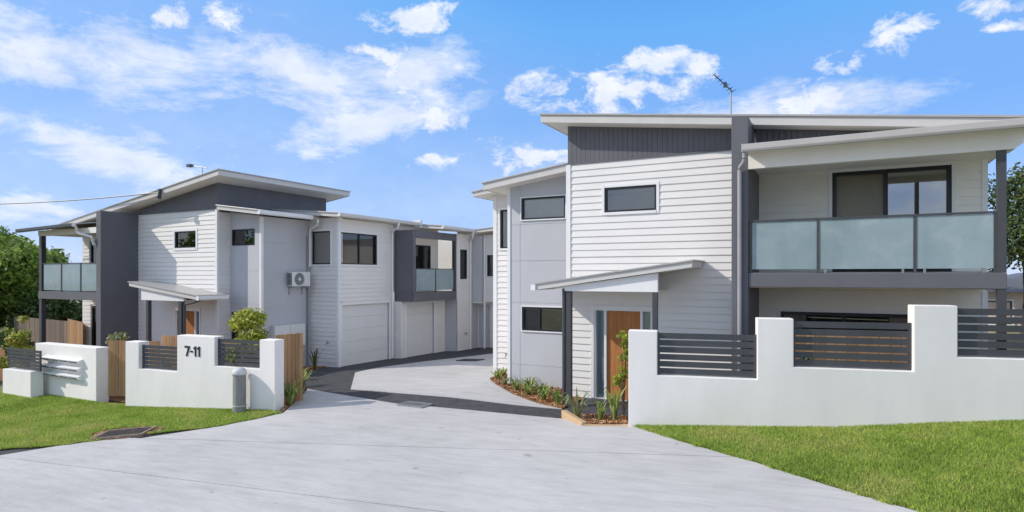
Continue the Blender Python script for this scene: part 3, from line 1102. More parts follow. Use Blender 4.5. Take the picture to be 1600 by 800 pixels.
# balcony back walls
FB = FN(14.5)
WU, WG = (-.12, 1.93, 2.97, 5.04), (-1.11, 1.29, 0.0, 2.12)
bw = wall('balcony_wall', house, FB, -1.55, 2.46, 2.70, 5.35, [WU], 'weatherboard_lit')
boards(bw, FB, -1.55, 2.40, 2.97, 5.3, [hl(WU, .07)], mat='weatherboard_lit')
build('corner_stop', MB().box(2.40, 2.49, -.034, .06, 2.7, 5.25, FB), 'trim_white', bw)
sd = window(house, FB, *WU, split=(.84,), blind='blind_olive', name='sliding_door', fw=0.075, trim=0.07, trims=(1, 1, 0, 1), glasses=['flyscreen', 'mirror_glass'])
gwall = wall('ground_wall', house, FB, -1.55, 2.46, -.25, 2.66, [WG], 'weatherboard_lit')
boards(gwall, FB, -1.55, 2.40, 0, 2.6, [hl(WG, .06)], mat='weatherboard_lit')
build('corner_stop', MB().box(2.40, 2.49, -.034, .06, -.25, 2.6, FB), 'trim_white', gwall)
window(house, FB, *WG, split=(.1,), blind='blind_dark', name='sliding_door', fw=0.07, trim=0.06, trims=(1, 1, 0, 1))
# balcony
bal = build('balcony', MB().box(-1.555, 2.45, 12.76, 14.49, 2.67, 2.94), 'cladding_dark', house, bevel=0.01)
build('bounce_tiles', MB().box(-1.53, 2.44, 12.90, 14.44, 2.941, 2.955), 'bounce_pale', bal)  # tiled floor kept pale so it bounces light into the shaded recess
build('balcony_soffit', MB().box(-1.545, 2.38, 12.86, 14.485, 2.655, 2.667), 'soffit_tan', bal)
FBF = FN(12.82)
rail = MB().box(-1.54, 2.32, -.03, .03, 3.935, 3.97, FBF)
build('top_rail', rail, 'metal_dark', bal)
for p in (-1.52, -.34, 1.18, 2.305):
    build('rail_post', MB().box(p - .022, p + .022, -.02, .025, 2.94, 3.934, FBF), 'metal_dark', bal)
for a, b in ((-1.495, -.365), (-.315, 1.155), (1.205, 2.28)):
    build('glass_panel', MB().box(a, b, -.006, .006, 3.015, 3.93, FBF), 'frosted_glass', bal)
for p in (-.22, 1.0, 1.32, 2.15):
    build('glass_clip', MB().box(p - .018, p + .018, -.02, .02, 2.941, 3.025, FBF), 'galv', bal)
build('post', MB().box(2.325, 2.445, 12.77, 12.89, -.1, 2.668), 'metal_dark', house)
build('post', MB().box(2.325, 2.445, 12.77, 12.89, 2.942, 5.0), 'metal_dark', house)
# balcony roof
br = MB()
br.hexa([(-1.6, 12.52, 5.33), (2.72, 12.52, 5.33), (2.72, 13.76, 5.40), (-1.6, 13.76, 5.40), (-1.6, 12.52, 5.365), (2.72, 12.52, 5.365), (2.72, 13.76, 5.435), (-1.6, 13.76, 5.435)])
brf = build('balcony_roof', br, 'roof_metal', house)
build('balcony_beam', MB().prism([(-1.558, 4.97), (2.55, 4.97), (2.66, 5.06), (2.66, 5.325), (-1.558, 5.325)], 0, .14, FN(12.74)), 'soffit', brf)
build('soffit', MB().box(-1.555, 2.55, 12.885, 14.495, 5.10, 5.12), 'soffit', brf)
build('barge', MB().box(2.52, 2.66, 12.885, 13.75, 5.06, 5.325), 'soffit', brf)
build('eave_lining', MB().box(-1.6, 2.70, 12.525, 12.735, 5.27, 5.29), 'soffit', brf)
gutter(brf, (-1.62, 12.52, 5.385), (2.74, 12.52, 5.385), (0, -1, 0), 0.13, 'gutter_taupe')
build('flashing', MB().prism([(-1.558, 5.44), (-1.50, 5.44), (-1.555, 5.90)], -.03, -.018, F), 'trim_white', brf)
downpipe(house, bend([(-1.59, 12.47, 5.27), (-1.60, 12.50, 5.08), (-1.71, 12.69, 5.0), (-1.71, 12.69, 4.7), (-1.71, 12.69, 0.0)], .07), .04, 'pipe_grey')
# roofs
roof(house, -6.29, 2.95, 13.3, 20.5, 6.76, 5.585, 0.17)
roof(house, -8.37, -5.84, 14.1, 17.2, 5.37, 5.70, 0.17)
roof(house, -9.50, -7.9, 15.4, 24.3, 5.36, 5.56, 0.12)
# porch
pr = MB()
build('awning_beam', MB().prism([(-5.45, 2.545), (-3.345, 2.545), (-3.345, 2.945), (-5.45, 2.65)], .02, .12, FN(12.76)), 'trim_white', house)
aw = roof(house, -6.12, -2.62, 12.68, 13.745, 2.72, 3.215, 0.12, 'awning_roof', False, 'fascia_pale')
gutter(aw, (-6.125, 13.74, 2.67), (-6.125, 12.66, 2.67), (-1, 0, 0), 0.11, 'trim_white')
build('awning_ceiling', MB().box(-5.42, -3.36, 12.89, 13.75, 2.56, 2.575), 'soffit', aw)
build('post', MB().box(-5.42, -5.31, 12.79, 12.90, -.08, 2.543), 'metal_dark', house)
build('post', MB().box(-3.46, -3.36, 12.79, 12.89, -.08, 2.543), 'metal_dark', house)
downpipe(house, [(-5.49, 12.84, 2.60), (-5.49, 12.84, -.05)], .045, 'metal_dark')


def entry(parent, fr, u0, z0, mirror=False):
    """Front door with two sidelights; u0 is the left edge of the opening, 1.39 wide, 2.11 high."""
    fm = MB()
    z1 = z0 + 2.11
    xs = [u0, u0 + .275, u0 + .30, u0 + 1.12, u0 + 1.145, u0 + 1.39]
    fm.box(u0, u0 + 1.39, -.02, .12, z1 - .04, z1, fr)
    for a, b in ((u0, u0 + .035), (u0 + .25, u0 + .305), (u0 + 1.115, u0 + 1.17), (u0 + 1.355, u0 + 1.39)):
        fm.box(a, b, -.02, .12, z0, z1 - .04, fr)
    frm = build('door_frame', fm, 'trim_white', parent)
    dl = build('front_door', MB().box(u0 + .309, u0 + 1.111, .03, .075, z0 + .015, z1 - .045, fr), 'door_timber', parent)
    hx = u0 + 1.06
    h = MB().tube([fr(hx, -.02, z0 + .85), fr(hx, -.02, z0 + 1.35)], .013, 8)
    h.tube([fr(hx, -.02, z0 + .9), fr(hx, .032, z0 + .9)], .009, 6)
    h.tube([fr(hx, -.02, z0 + 1.3), fr(hx, .032, z0 + 1.3)], .009, 6)
    build('handle', h, 'galv', dl)
    for a, b in ((u0 + .037, u0 + .248), (u0 + 1.172, u0 + 1.353)):
        sl = build('sidelight', MB().box(a, b, .05, .058, z0 + .01, z1 - .042, fr), 'window_glass', parent)
        build('blind', MB().box(a, b, .10, .108, z0 + .01, z1 - .042, fr), 'sidelight_blind', sl)
    build('architrave', MB().box(u0 - .07, u0 - .002, -.04, -.002, z0, z1 + .07, fr).box(u0 + 1.392, u0 + 1.46, -.04, -.002, z0, z1 + .07, fr).box(u0 - .002, u0 + 1.392, -.037, -.002, z1 + .002, z1 + .07, fr), 'trim_white', frm)
    build('door_step', MB().box(u0 - .05, u0 + 1.44, -.07, .02, z0 - .06, z0 - .005, fr), 'cladding_dark', frm)


entry(house, F, -5.12, 0.0)

# ---------------------------------------------------------------- left block
blk = thing('townhouse_row', (-19, 14, -.45), 'long white and grey townhouse row on the left with garages and dark fin wall', 'house')
H = -.45
A = FN(14.0)
LW = (-21.33, -20.13, 3.88, 4.48)
LD = (-21.33, -19.94, H, H + 2.11)
lw = wall('front_wall', blk, A, -23.55, -19.0, -.9, 5.2, [LW, LD], 'weatherboard_white')
boards(lw, A, -23.55, -19.08, H, 5.2, [hl(LW, .09), (LD[0] - .08, LD[1] + .08, LD[2], LD[3] + .08)], single=False)
build('corner_stop', MB().box(-19.085, -18.97, -.038, .06, -.9, 5.2, A), 'trim_white', lw)
window(blk, A, *LW, blind='blind_dark', glass='window_glass', trim=0.09)
entry(blk, A, LD[0], H)
# dark clerestory
lk = lambda u: 6.15 + .185 * (u + 19.0)
ucl = wall('upper_wall', blk, A, -23.55, -19.0, 5.205, 5.26, [], 'cladding_dark', .2, -.012, top=(5.33, 6.15))
build('flashing', MB().box(-23.5, -18.97, -.05, .01, 5.185, 5.215, A), 'cladding_dark', ucl)
S19 = FS(-19.0)
build('clerestory_wall', MB().prism([(13.99, 5.0), (19.1, 5.0), (19.1, 6.16), (13.99, 6.16)], -.012, .2, S19), 'cladding_dark', blk)
# fin
build('fin_wall', MB().prism([(-23.85, -.9), (-23.555, -.9), (-23.555, 5.24), (-23.85, 5.2)], -1.37, .9, A), 'cladding_dark', blk, bevel=.008)
# return + stepped grey walls
rw = wall('return_wall', blk, S19, 14.02, 14.5, -.9, 5.15, [], 'weatherboard_white')
boards(rw, S19, 14.07, 14.49, H, 5.15, single=False)
A2 = FN(14.5)
GW1, GW2 = (-18.88, -17.73, 3.94, 4.50), (-18.90, -18.55, 0.0, 1.60)
g1 = wall('grey_wall', blk, A2, -19.0, -17.4, -.9, 4.90, [GW1, GW2], 'panel_grey', top=(5.14, 4.93))
panels(g1, A2, [-19, -17.45], [-.85, 1.9, 3.05, 4.91], [hl(GW1, .02), hl(GW2, .02)], top=lambda u: 5.12 - .13 * (u + 19))
window(blk, A2, *GW1, blind='blind_dark', glass='window_glass')
window(blk, A2, *GW2, blind='blind_dark')
S174 = FS(-17.4)
g2 = wall('grey_wall', blk, S174, 14.52, 16.7, -.9, 4.92, [], 'panel_grey')
panels(g2, S174, [14.58, 16.7], [-.85, .6, 1.75, 2.9, 4.05, 4.9])
build('corner_stop', MB().box(-17.47, -17.375, 14.475, 14.575, -.9, 4.9), 'trim_white', g2)
A3 = FN(16.7)
FW = (-17.29, -16.38, 3.30, 4.52)
w3 = wall('wing_wall', blk, A3, -17.4, -16.0, -.9, 5.0, [FW], 'weatherboard_white')
boards(w3, A3, -17.38, -16.09, H, 5.0, [hl(FW, .06)], single=False)
window(blk, A3, *FW, blind='blind_dark', glass='flyscreen', trim=.06)
build('corner_stop', MB().box(-16.09, -15.965, -.038, .07, -.8, 5.0, A3), 'trim_white', w3)
S16 = FS(-16.0)
GD, SW = (16.82, 19.52, -.5, 1.80), (16.80, 18.78, 3.30, 4.47)
gs = wall('garage_wall', blk, S16, 16.72, 19.8, -.8, 4.95, [GD, SW], 'weatherboard_white')
boards(gs, S16, 16.79, 19.78, 1.93, 4.95, [hl(SW, .06)], single=False)
window(blk, S16, *SW, split=(17.8,), blind='blind_pale', blind_drop=.2, behind='blind_fold', trim=.06, glasses=['window_glass', 'window_glass'])


def garage(parent, fr, u0, u1, z0, z1, rows=5):
    mb = MB()
    gd = build('garage_door', MB().box(u0 + .01, u1 - .01, .09, .11, z0, z1 - .01, fr), 'garage_door', parent)
    hh = (z1 - z0 - .02) / rows
    for k in range(rows):
        build('door_panel', MB().box(u0 + .02, u1 - .02, .07, .092, z0 + .01 + k * hh + .004, z0 + .01 + (k + 1) * hh - .004, fr), 'garage_door', gd, bevel=.004)
    build('garage_frame', MB().box(u0 - .09, u0, -.036, .02, z0 - .2, z1 + .1, fr).box(u1, u1 + .09, -.036, .02, z0 - .2, z1 + .1, fr).box(u0, u1, -.033, .02, z1, z1 + .1, fr), 'trim_white', gd)


garage(blk, S16, *GD)
# balcony over the second garage
AB = FN(19.8)
bx = build('balcony', MB().box(-15.98, -14.98, 19.84, 22.92, 1.83, 2.2), 'cladding_dark', blk)
build('balcony_wall', MB().box(-15.95, -15.0, 19.82, 19.98, 2.202, 4.72), 'cladding_dark', bx)
build('balcony_beam', MB().box(-15.16, -14.985, 19.985, 22.92, 4.42, 4.72), 'cladding_dark', bx)
build('balcony_soffit', MB().box(-15.9, -15.17, 19.99, 22.9, 4.60, 4.62), 'soffit', bx)
build('post', MB().box(-15.12, -14.99, 22.78, 22.91, 2.202, 4.418), 'metal_dark', bx)
SB = FS(-15.03)
for a, b in ((20.05, 21.36), (21.42, 22.74)):
    build('glass_panel', MB().box(a, b, -.006, .006, 2.27, 3.14, SB), 'frosted_glass', bx)
build('top_rail', MB().box(19.985, 22.775, -.025, .025, 3.145, 3.18, SB), 'metal_dark', bx)
build('rail_post', MB().box(21.37, 21.41, -.02, .02, 2.202, 3.143, SB), 'metal_dark', bx)
S159 = FS(-15.95)
BWN, BWP = (21.2, 22.3, 2.22, 4.20), (22.9, 23.3, 2.22, 4.3)
ib = wall('balcony_back_wall', blk, S159, 19.99, 22.90, 2.21, 4.95, [BWN], 'weatherboard_white')
boards(ib, S159, 20.0, 22.85, 2.22, 4.6, [hl(BWN, .06)], single=False)
window(blk, S159, *BWN, blind='blind_dark', name='balcony_door', trim=.06, trims=(1, 1, 0, 1))
S156 = FS(-15.6)
wall('garage_return', blk, AB, -15.99, -15.6, -.8, 1.82, [], 'weatherboard_white', .15)
GD2 = (20.12, 22.05, -.55, 1.72)
wall('garage_wall', blk, S156, 19.97, 22.94, -.9, 1.82, [GD2], 'weatherboard_white')
garage(blk, S156, *GD2)
wall('recess_wall', blk, FN(22.95), -15.78, -15.0, -.9, 1.82, [], 'panel_grey', .15)
S15 = FS(-15.0)
EW = (23.2, 23.80, 2.72, 4.06)
er = wall('end_wall', blk, S15, 22.97, 24.12, -.9, 4.75, [EW], 'weatherboard_white')
boards(er, S15, 23.0, 24.11, -.5, 4.75, [hl(EW, .05)], single=False)
window(blk, S15, *EW, blind='blind_pale', trim=.05)
# left balcony
wall_l = wall('balcony_wall', blk, FN(14.6), -28.6, -23.86, -.9, 5.0, [(-28.0, -25.6, 2.47, 4.36), (-27.9, -25.6, H, 1.62)], 'weatherboard_white')
boards(wall_l, FN(14.6), -28.5, -23.86, H, 5.0, [(-28.06, -25.54, 2.4, 4.42), (-27.96, -25.54, H, 1.68)], single=False)
window(blk, FN(14.6), -28.0, -25.6, 2.47, 4.36, split=(-26.8,), blind='blind_olive', name='sliding_door', fw=.09)
window(blk, FN(14.6), -27.9, -25.6, H, 1.62, split=(-26.8,), blind='blind_dark', name='sliding_door', fw=.09)
lb = build('balcony', MB().box(-28.05, -23.86, 12.70, 14.57, 1.98, 2.27), 'cladding_dark', blk)
build('balcony_soffit', MB().box(-28.0, -23.88, 12.8, 14.56, 1.965, 1.978), 'soffit', lb)
FL = FN(12.76)
for a, b in ((-27.75, -26.48), (-26.40, -25.14), (-25.06, -23.88)):
    build('glass_panel', MB().box(a, b, -.006, .006, 2.32, 3.33, FL), 'frosted_glass', lb)
build('top_rail', MB().box(-27.8, -23.87, -.03, .03, 3.335, 3.37, FL), 'metal_dark', lb)
for p in (-26.44, -25.10):
    build('rail_post', MB().box(p - .035, p + .035, -.02, .025, 2.271, 3.333, FL), 'metal_dark', lb)
build('post', MB().box(-28.0, -27.82, 12.71, 12.87, -.9, 1.978), 'metal_dark', blk)
build('post', MB().box(-28.0, -27.82, 12.71, 12.87, 2.272, 4.45), 'metal_dark', blk)
lbr = build('balcony_roof', MB().hexa([(-28.6, 12.3, 4.66), (-24.9, 12.3, 4.76), (-23.87, 13.9, 4.99), (-28.6, 13.9, 4.90), (-28.6, 12.3, 4.70), (-24.9, 12.3, 4.80), (-23.87, 13.9, 5.03), (-28.6, 13.9, 4.94)]), 'roof_metal', blk)
build('balcony_beam', MB().box(-28.05, -23.87, 12.70, 12.86, 4.452, 4.66), 'soffit', lbr)
build('soffit', MB().box(-28.3, -23.87, 12.87, 14.58, 4.50, 4.52), 'soffit', lbr)
gutter(lbr, (-28.62, 12.30, 4.70), (-24.55, 12.30, 4.79), (0, -1, 0), .12, 'metal_dark')
downpipe(blk, bend([(-24.6, 12.32, 4.70), (-24.6, 12.38, 4.45), (-23.95, 12.55, 4.28), (-23.92, 12.60, 4.0)], .08), .05, 'fascia_pale')
# roofs
roof(blk, -28.9, -18.15, 13.4, 19.6, 4.84, 6.42, 0.17)
roof(blk, -18.9, -16.88, 13.9, 17.4, 5.32, 5.06, 0.12)
roof(blk, -18.9, -15.62, 16.25, 21.1, 5.40, 5.12, 0.12)
roof(blk, -18.9, -14.62, 21.2, 23.75, 5.30, 4.98, 0.12)
gutter(blk, (-16.87, 13.9, 5.04), (-16.87, 16.2, 5.04), (1, 0, 0), .13, 'trim_white')
gutter(blk, (-15.61, 16.25, 5.10), (-15.61, 21.0, 5.10), (1, 0, 0), .12)
gutter(blk, (-14.61, 21.2, 4.96), (-14.61, 23.7, 4.96), (1, 0, 0), .12)
downpipe(blk, bend([(-16.70, 16.40, 4.93), (-16.75, 16.42, 4.72), (-17.25, 16.55, 4.6), (-17.32, 16.6, 4.4), (-17.32, 16.6, 3.2)], .07), .045)
downpipe(blk, [(-17.34, 16.52, 4.35), (-17.34, 16.52, -.5)], .035, 'pillar_grey')
downpipe(blk, bend([(-15.52, 19.55, 4.98), (-15.52, 19.5, 4.80), (-15.90, 19.62, 4.68), (-15.93, 19.66, 4.4), (-15.93, 19.66, -.45)], .07))
downpipe(blk, bend([(-14.52, 23.6, 4.84), (-14.56, 23.6, 4.62), (-14.9, 24.0, 4.5), (-14.93, 24.02, 4.2), (-14.93, 24.02, -.5)], .07))
build('parapet_cap', MB().box(-15.9, -15.55, 21.02, 21.18, 4.9, 5.22), 'trim_white', blk)
# porch
build('awning_beam', MB().prism([(-21.7, 2.03), (-19.33, 2.03), (-19.33, 2.165), (-21.7, 2.45)], .02, .12, FN(12.96)), 'trim_white', blk)
law = roof(blk, -22.25, -18.5, 12.88, 13.955, 2.68, 2.25, .13, 'awning_roof', False, 'fascia_pale')
gutter(law, (-18.495, 12.86, 2.2), (-18.495, 13.96, 2.2), (1, 0, 0), .12, 'trim_white')
build('awning_ceiling', MB().box(-21.6, -18.6, 13.1, 13.95, 2.05, 2.065), 'soffit', law)
build('post', MB().box(-21.45, -21.32, 13.0, 13.12, -.8, 2.028), 'metal_dark', blk)
build('post', MB().box(-19.63, -19.47, 12.99, 13.12, -.8, 2.028), 'metal_dark', blk)
downpipe(blk, bend([(-18.43, 12.98, 2.1), (-18.8, 12.98, 2.0), (-19.38, 13.05, 1.92), (-19.38, 13.05, 1.6), (-19.38, 13.05, -.7)], .07), .04, 'metal_dark')
# body behind
for q in ((-28.6, -28.4, 14.82, 19.3, -.9, 4.6), (-28.38, -15.3, 25.1, 25.3, -.9, 4.7), (-28.4, -19.25, 19.12, 19.3, -.9, 5.3)):
    build('back_wall', MB().box(*q), 'weatherboard_white', blk)

# ---------------------------------------------------------------- rear house closing the drive
rear = thing('townhouse', (-15, 26.6, -.5), 'pale grey end townhouse with jutting upper floor at the back of the drive', 'house')
AR, ARB = FN(24.15), FN(24.33)
RW1 = (-14.22, -13.2, 2.85, 3.82)
ru = wall('upper_wall', rear, AR, -15.2, -14.42, 1.68, 4.70, [], 'panel_grey', .16)
panels(ru, AR, [-15.2, -14.42], [1.69, 3.2, 4.7])
rv = wall('upper_wall', rear, ARB, -14.42, -6, 1.68, 4.75, [RW1], 'weatherboard_white', .2)
boards(rv, ARB, -14.41, -6, 1.69, 4.75, [hl(RW1, .05)], single=False)
window(rear, ARB, *RW1, split=(-13.7,), blind='blind_dark', trim=.05)
build('floor_soffit', MB().box(-15.2, -6, 24.54, 25.05, 1.60, 1.69).box(-15.2, -14.43, 24.15, 24.53, 1.62, 1.675), 'soffit', rear)
AR2 = FN(24.8)
build('side_wall', MB().box(-15.2, -15.0, 24.15, 24.79, -.9, 1.6), 'panel_grey', rear)
rl = wall('lower_wall', rear, AR2, -15.4, -6, -.9, 1.60, [(-14.98, -14.35, -.5, 1.5)], 'weatherboard_white', .2)
build('side_door', MB().box(-14.97, -14.36, .06, .1, -.5, 1.49, AR2), 'panel_grey', rl)
boards(rl, AR2, -14.3, -6, -.5, 1.58, single=False)
roof(rear, -15.5, -6, 23.8, 33, 4.90, 5.63, .12)
build('back_wall', MB().box(-15.4, -6, 33, 33.2, -.9, 4.7), 'weatherboard_white', rear)
build('side_wall', MB().box(-15.4, -15.2, 25.02, 32.9, -.9, 4.7), 'weatherboard_white', rear)
downpipe(rear, [(-14.30, 24.22, 4.6), (-14.30, 24.22, -.5)], .04)

# ---------------------------------------------------------------- walls along the street


def line_frame(A0, B0):
    d = Vector((B0[0] - A0[0], B0[1] - A0[1], 0)).normalized()
    nrm = Vector((-d.y, d.x, 0))
    if nrm.y < 0:
        nrm = -nrm
    return lambda u, w, z: (A0[0] + d.x * u + nrm.x * w, A0[1] + d.y * u + nrm.y * w, z)


def slat_panel(parent, fr, u0, u1, z0, z1, count, w0=.10):
    a, b = min(u0, u1), max(u0, u1)
    mb = MB()
    mb.box(a, a + .04, w0, w0 + .05, z0 + .003, z1, fr).box(b - .04, b, w0, w0 + .05, z0 + .003, z1, fr)
    pn = build('slat_panel', mb, 'metal_dark', parent)
    pitch = (z1 - z0) / count
    me = None
    for k in range(count):
        c = z0 + pitch * k + .02
        build('slat', MB().box(a + .041, b - .041, w0 + .003, w0 + .020, c, c + pitch * .80, fr), 'metal_dark', pn)
    return pn


def garden_wall(name, fr, prof, thick, label, loc):
    t = thing(name, loc, label, 'wall')
    body = build('masonry', MB().prism(prof, 0, thick, fr), 'render_white', t, bevel=.012)
    return t


RF = line_frame((-3.45, 11.1), (2.7, 12.5))
gr = lambda fr, u: ground(*fr(u, .1, 0)[:2]) - .15
profR = [(0, gr(RF, 0)), (2, gr(RF, 2)), (4, gr(RF, 4)), (8.2, gr(RF, 8.2)), (8.2, 1.56), (5.30, 1.56), (5.30, 2.40), (4.67, 2.40), (4.67, 1.30), (2.83, 1.30), (2.83, 2.14), (2.24, 2.14), (2.24, 1.06), (.52, 1.06), (.52, 1.87), (0, 1.87)]
wr = garden_wall('garden_wall', RF, profR, .30, 'stepped white rendered wall with three dark slat panels, before the right house', RF(0, 0, 0.1))
slat_panel(wr, RF, .525, 2.235, 1.062, 1.84, 6)
slat_panel(wr, RF, 2.835, 4.665, 1.302, 2.10, 6)
slat_panel(wr, RF, 5.305, 8.1, 1.562, 2.36, 6)

LF = line_frame((-17.31, 9.92), (-12.15, 10.52))
TL = 5.20
profL = [(0, gr(LF, 0)), (TL, gr(LF, TL)), (TL, 1.31), (TL - .48, 1.31), (TL - .48, .58), (TL - 1.95, .58), (TL - 1.95, 1.32), (TL - 3.26, 1.32), (TL - 3.26, .355), (TL - 4.68, .355), (TL - 4.68, 1.08), (0, 1.08)]
wl = garden_wall('garden_wall', LF, profL, .32, 'white rendered wall with the number 7-11 and two dark slat panels', LF(0, 0, -.7))
slat_panel(wl, LF, TL - 1.945, TL - .485, .582, 1.27, 6)
slat_panel(wl, LF, TL - 4.675, TL - 3.265, .357, 1.0, 6)
# number: 0.27 m characters
zb_, hh_ = .79, .265
ux = TL - 2.98
build('numeral', MB().prism([(ux, zb_ + hh_), (ux + .175, zb_ + hh_), (ux + .175, zb_ + hh_ - .04), (ux + .09, zb_), (ux + .04, zb_), (ux + .125, zb_ + hh_ - .045), (ux, zb_ + hh_ - .045)], -.018, .002, LF), 'frame_black', wl)
build('dash', MB().box(ux + .205, ux + .285, -.018, .002, zb_ + .105, zb_ + .145, LF), 'frame_black', wl)
for q in (ux + .31, ux + .44):
    build('numeral', MB().prism([(q + .05, zb_), (q + .092, zb_), (q + .092, zb_ + hh_), (q + .058, zb_ + hh_), (q, zb_ + hh_ - .055), (q + .012, zb_ + hh_ - .085), (q + .05, zb_ + hh_ - .055)], -.018, .002, LF), 'frame_black', wl)

MF = FN(10.0)
profM = [(-22.25, -1.1), (-18.88, -1.1), (-18.88, .80), (-22.25, .77)]
wm = garden_wall('letterbox_wall', MF, profM, .36, 'plain white rendered wall carrying three rows of white letterbox hoods', (-20.5, 10.0, -.8))
for z0, z1 in ((.30, .44), (.06, .21), (-.17, -.02)):
    a, b = -21.6, -19.55
    bd = build('letterbox', MB().prism([(0, z0), (.05, z0 - .02), (.13, z0 + .02), (.15, z1 - .05), (.0, z1)], a, b, lambda u_, w_, z_: (w_, 10.0 - u_, z_)), 'trim_white', wm)
    for k in range(4):
        sx = a + .06 + k * .5
        build('slot', MB().box(sx, sx + .42, 9.842, 9.852, z0 + .035, z0 + .065), 'metal_dark', bd)
LM = FN(9.5)
wlow = garden_wall('garden_wall', LM, [(-23.12, -1.1), (-21.42, -1.1), (-21.42, .0), (-23.12, -.03)], .34, 'low white rendered wall under one grey slat panel, at the far left', (-22.3, 9.5, -.8))
slat_panel(wlow, LM, -23.1, -21.15, .004, .63, 6, .12)


# ---------------------------------------------------------------- timber
def paling_fence(A0, B0, zb, zt, label, mat='paling', width=.10, loc=None, name='timber_fence', rail=True, group=None):
    fr = line_frame(A0, B0)
    ln = math.hypot(B0[0] - A0[0], B0[1] - A0[1])
    t = thing(name, (A0[0], A0[1], zb), label, 'gate' if 'gate' in name else 'fence', group)
    k = max(1, int(ln / width))
    w = ln / k
    for i in range(k):
        h = zt + random.uniform(-.008, .008)
        build('paling', MB().box(i * w + .004, (i + 1) * w - .004, random.uniform(0, .004), .02, zb, h, fr), mat, t)
    if rail:
        for q in (.18, .82):
            z = zb + (zt - zb) * q
            build('rail', MB().box(0.01, ln - .01, .022, .06, z - .035, z + .035, fr), mat, t)
    return t


paling_fence((-18.82, 10.30), (-17.25, 10.85), -.62, 1.0, 'tan timber paling gate between the letterbox wall and the numbered wall', name='timber_gate', width=.11)
paling_fence((-12.62, 10.95), (-12.45, 11.7), -.45, 1.38, 'short tan paling fence end beside the drive, behind the left wall', width=.105)
paling_fence((-18.6, 11.75), (-12.75, 11.72), -.7, 1.03, 'tan paling fence behind the numbered wall and shrub', width=.13)
paling_fence((-37.5, 15.9), (-31.2, 15.4), -1.0, .78, 'grey brown paling fence far left behind the yellow plants', 'paling_grey', .16)
paling_fence((-31.0, 15.2), (-28.0, 14.3), -.9, .92, 'tan paling fence meeting the far left house corner', 'paling', .15)
paling_fence((-.75, 13.05), (1.55, 13.35), .1, 1.78, 'tan paling screen behind the middle slat panel of the right wall', 'paling', .17)
sl = build('garden_edging', MB().hexa([(-4.98, 11.50, -.06), (-4.32, 10.95, -.06), (-4.25, 11.03, -.06), (-4.90, 11.58, -.06), (-4.98, 11.50, .16), (-4.32, 10.95, .10), (-4.25, 11.03, .10), (-4.90, 11.58, .16)])
           .hexa([(-4.32, 10.95, -.06), (-3.46, 11.12, -.06), (-3.47, 11.2, -.06), (-4.25, 11.035, -.06), (-4.315, 10.952, .055), (-3.46, 11.12, .10), (-3.47, 11.2, .10), (-4.25, 11.035, .055)]), 'sleeper', None, bevel=.01)
tag(sl, 'pale timber sleeper edging round the small mulch bed by the right wall', 'edging')

# ---------------------------------------------------------------- fixtures
bo = thing('service_pillar', (-13.02, 10.20, -.55), 'round grey service pillar with pale domed cap before the numbered wall', 'pillar')
zg = ground(-13.02, 10.20)
build('shaft', MB().lathe(-13.02, 10.20, [(.158, zg - .1), (.158, zg + .14), (.152, zg + .15), (.152, zg + .94)], 28), 'pillar_grey', bo, smooth=False)
build('band', MB().lathe(-13.02, 10.20, [(.153, zg + .165), (.17, zg + .165), (.17, zg + .185), (.153, zg + .185)], 28), 'cap_pale', bo)
build('cap', MB().lathe(-13.02, 10.20, [(.13, zg + .935), (.172, zg + .935), (.176, zg + .97), (.162, zg + 1.03), (.13, zg + 1.075), (.08, zg + 1.10), (.015, zg + 1.11)], 28), 'cap_pale', bo, smooth=True)

ac = thing('air_conditioner', (-17.2, 16.0, 2.5), 'white air conditioner unit with round fan grille on the left grey wall', 'air conditioner')
build('casing', MB().box(-17.33, -17.08, 15.56, 16.40, 2.50, 3.02), 'ac_white', ac, bevel=.015)
ring = MB()
SA = FS(-17.08)
cy_, cz_ = 15.88, 2.76
for rr in (.055, .10, .145, .19, .225):
    ring.tube([SA(cy_ + rr * math.cos(t), -.012, cz_ + rr * math.sin(t)) for t in np.linspace(0, 2 * math.pi, 25)], .007, 5, False)
for t in np.linspace(0, 2 * math.pi, 13)[:-1]:
    ring.tube([SA(cy_ + .05 * math.cos(t), -.012, cz_ + .05 * math.sin(t)), SA(cy_ + .225 * math.cos(t), -.012, cz_ + .225 * math.sin(t))], .005, 5)
disc = MB()
disc.add([SA(cy_, -.002, cz_)] + [SA(cy_ + .215 * math.cos(t), -.002, cz_ + .215 * math.sin(t)) for t in np.linspace(0, 2 * math.pi, 25)[:-1]], [(0, 1 + i, 1 + (i + 1) % 24) for i in range(24)])
gl_ = build('fan_recess', disc, 'frame_black', ac)
build('fan_grille', ring, 'meter_grey', ac)
build('hub', MB().tube([SA(cy_, -.004, cz_), SA(cy_, -.02, cz_)], .06, 16), 'ac_white', ac)
fins = MB()
for k in range(12):
    fins.box(-17.31 + k * .018, -17.302 + k * .018, 15.548, 15.562, 2.54, 2.98)
build('side_fins', fins, 'galv', ac)
for yy in (15.68, 16.28):
    build('bracket', MB().box(-17.40, -17.10, yy - .02, yy + .02, 2.46, 2.498).box(-17.40, -17.365, yy - .02, yy + .02, 2.2, 2.458), 'galv', ac)

mbx = thing('meter_box', (-17.3, 15.5, .3), 'pale grey double electricity meter box on the left grey wall', 'meter box')
build('case', MB().box(-17.385, -17.17, 14.85, 16.25, .36, 1.16), 'meter_grey', mbx, bevel=.01)
for a, b in ((14.87, 15.535), (15.555, 16.23)):
    build('door', MB().box(-17.168, -17.155, a, b, .38, 1.14), 'ac_white', mbx)


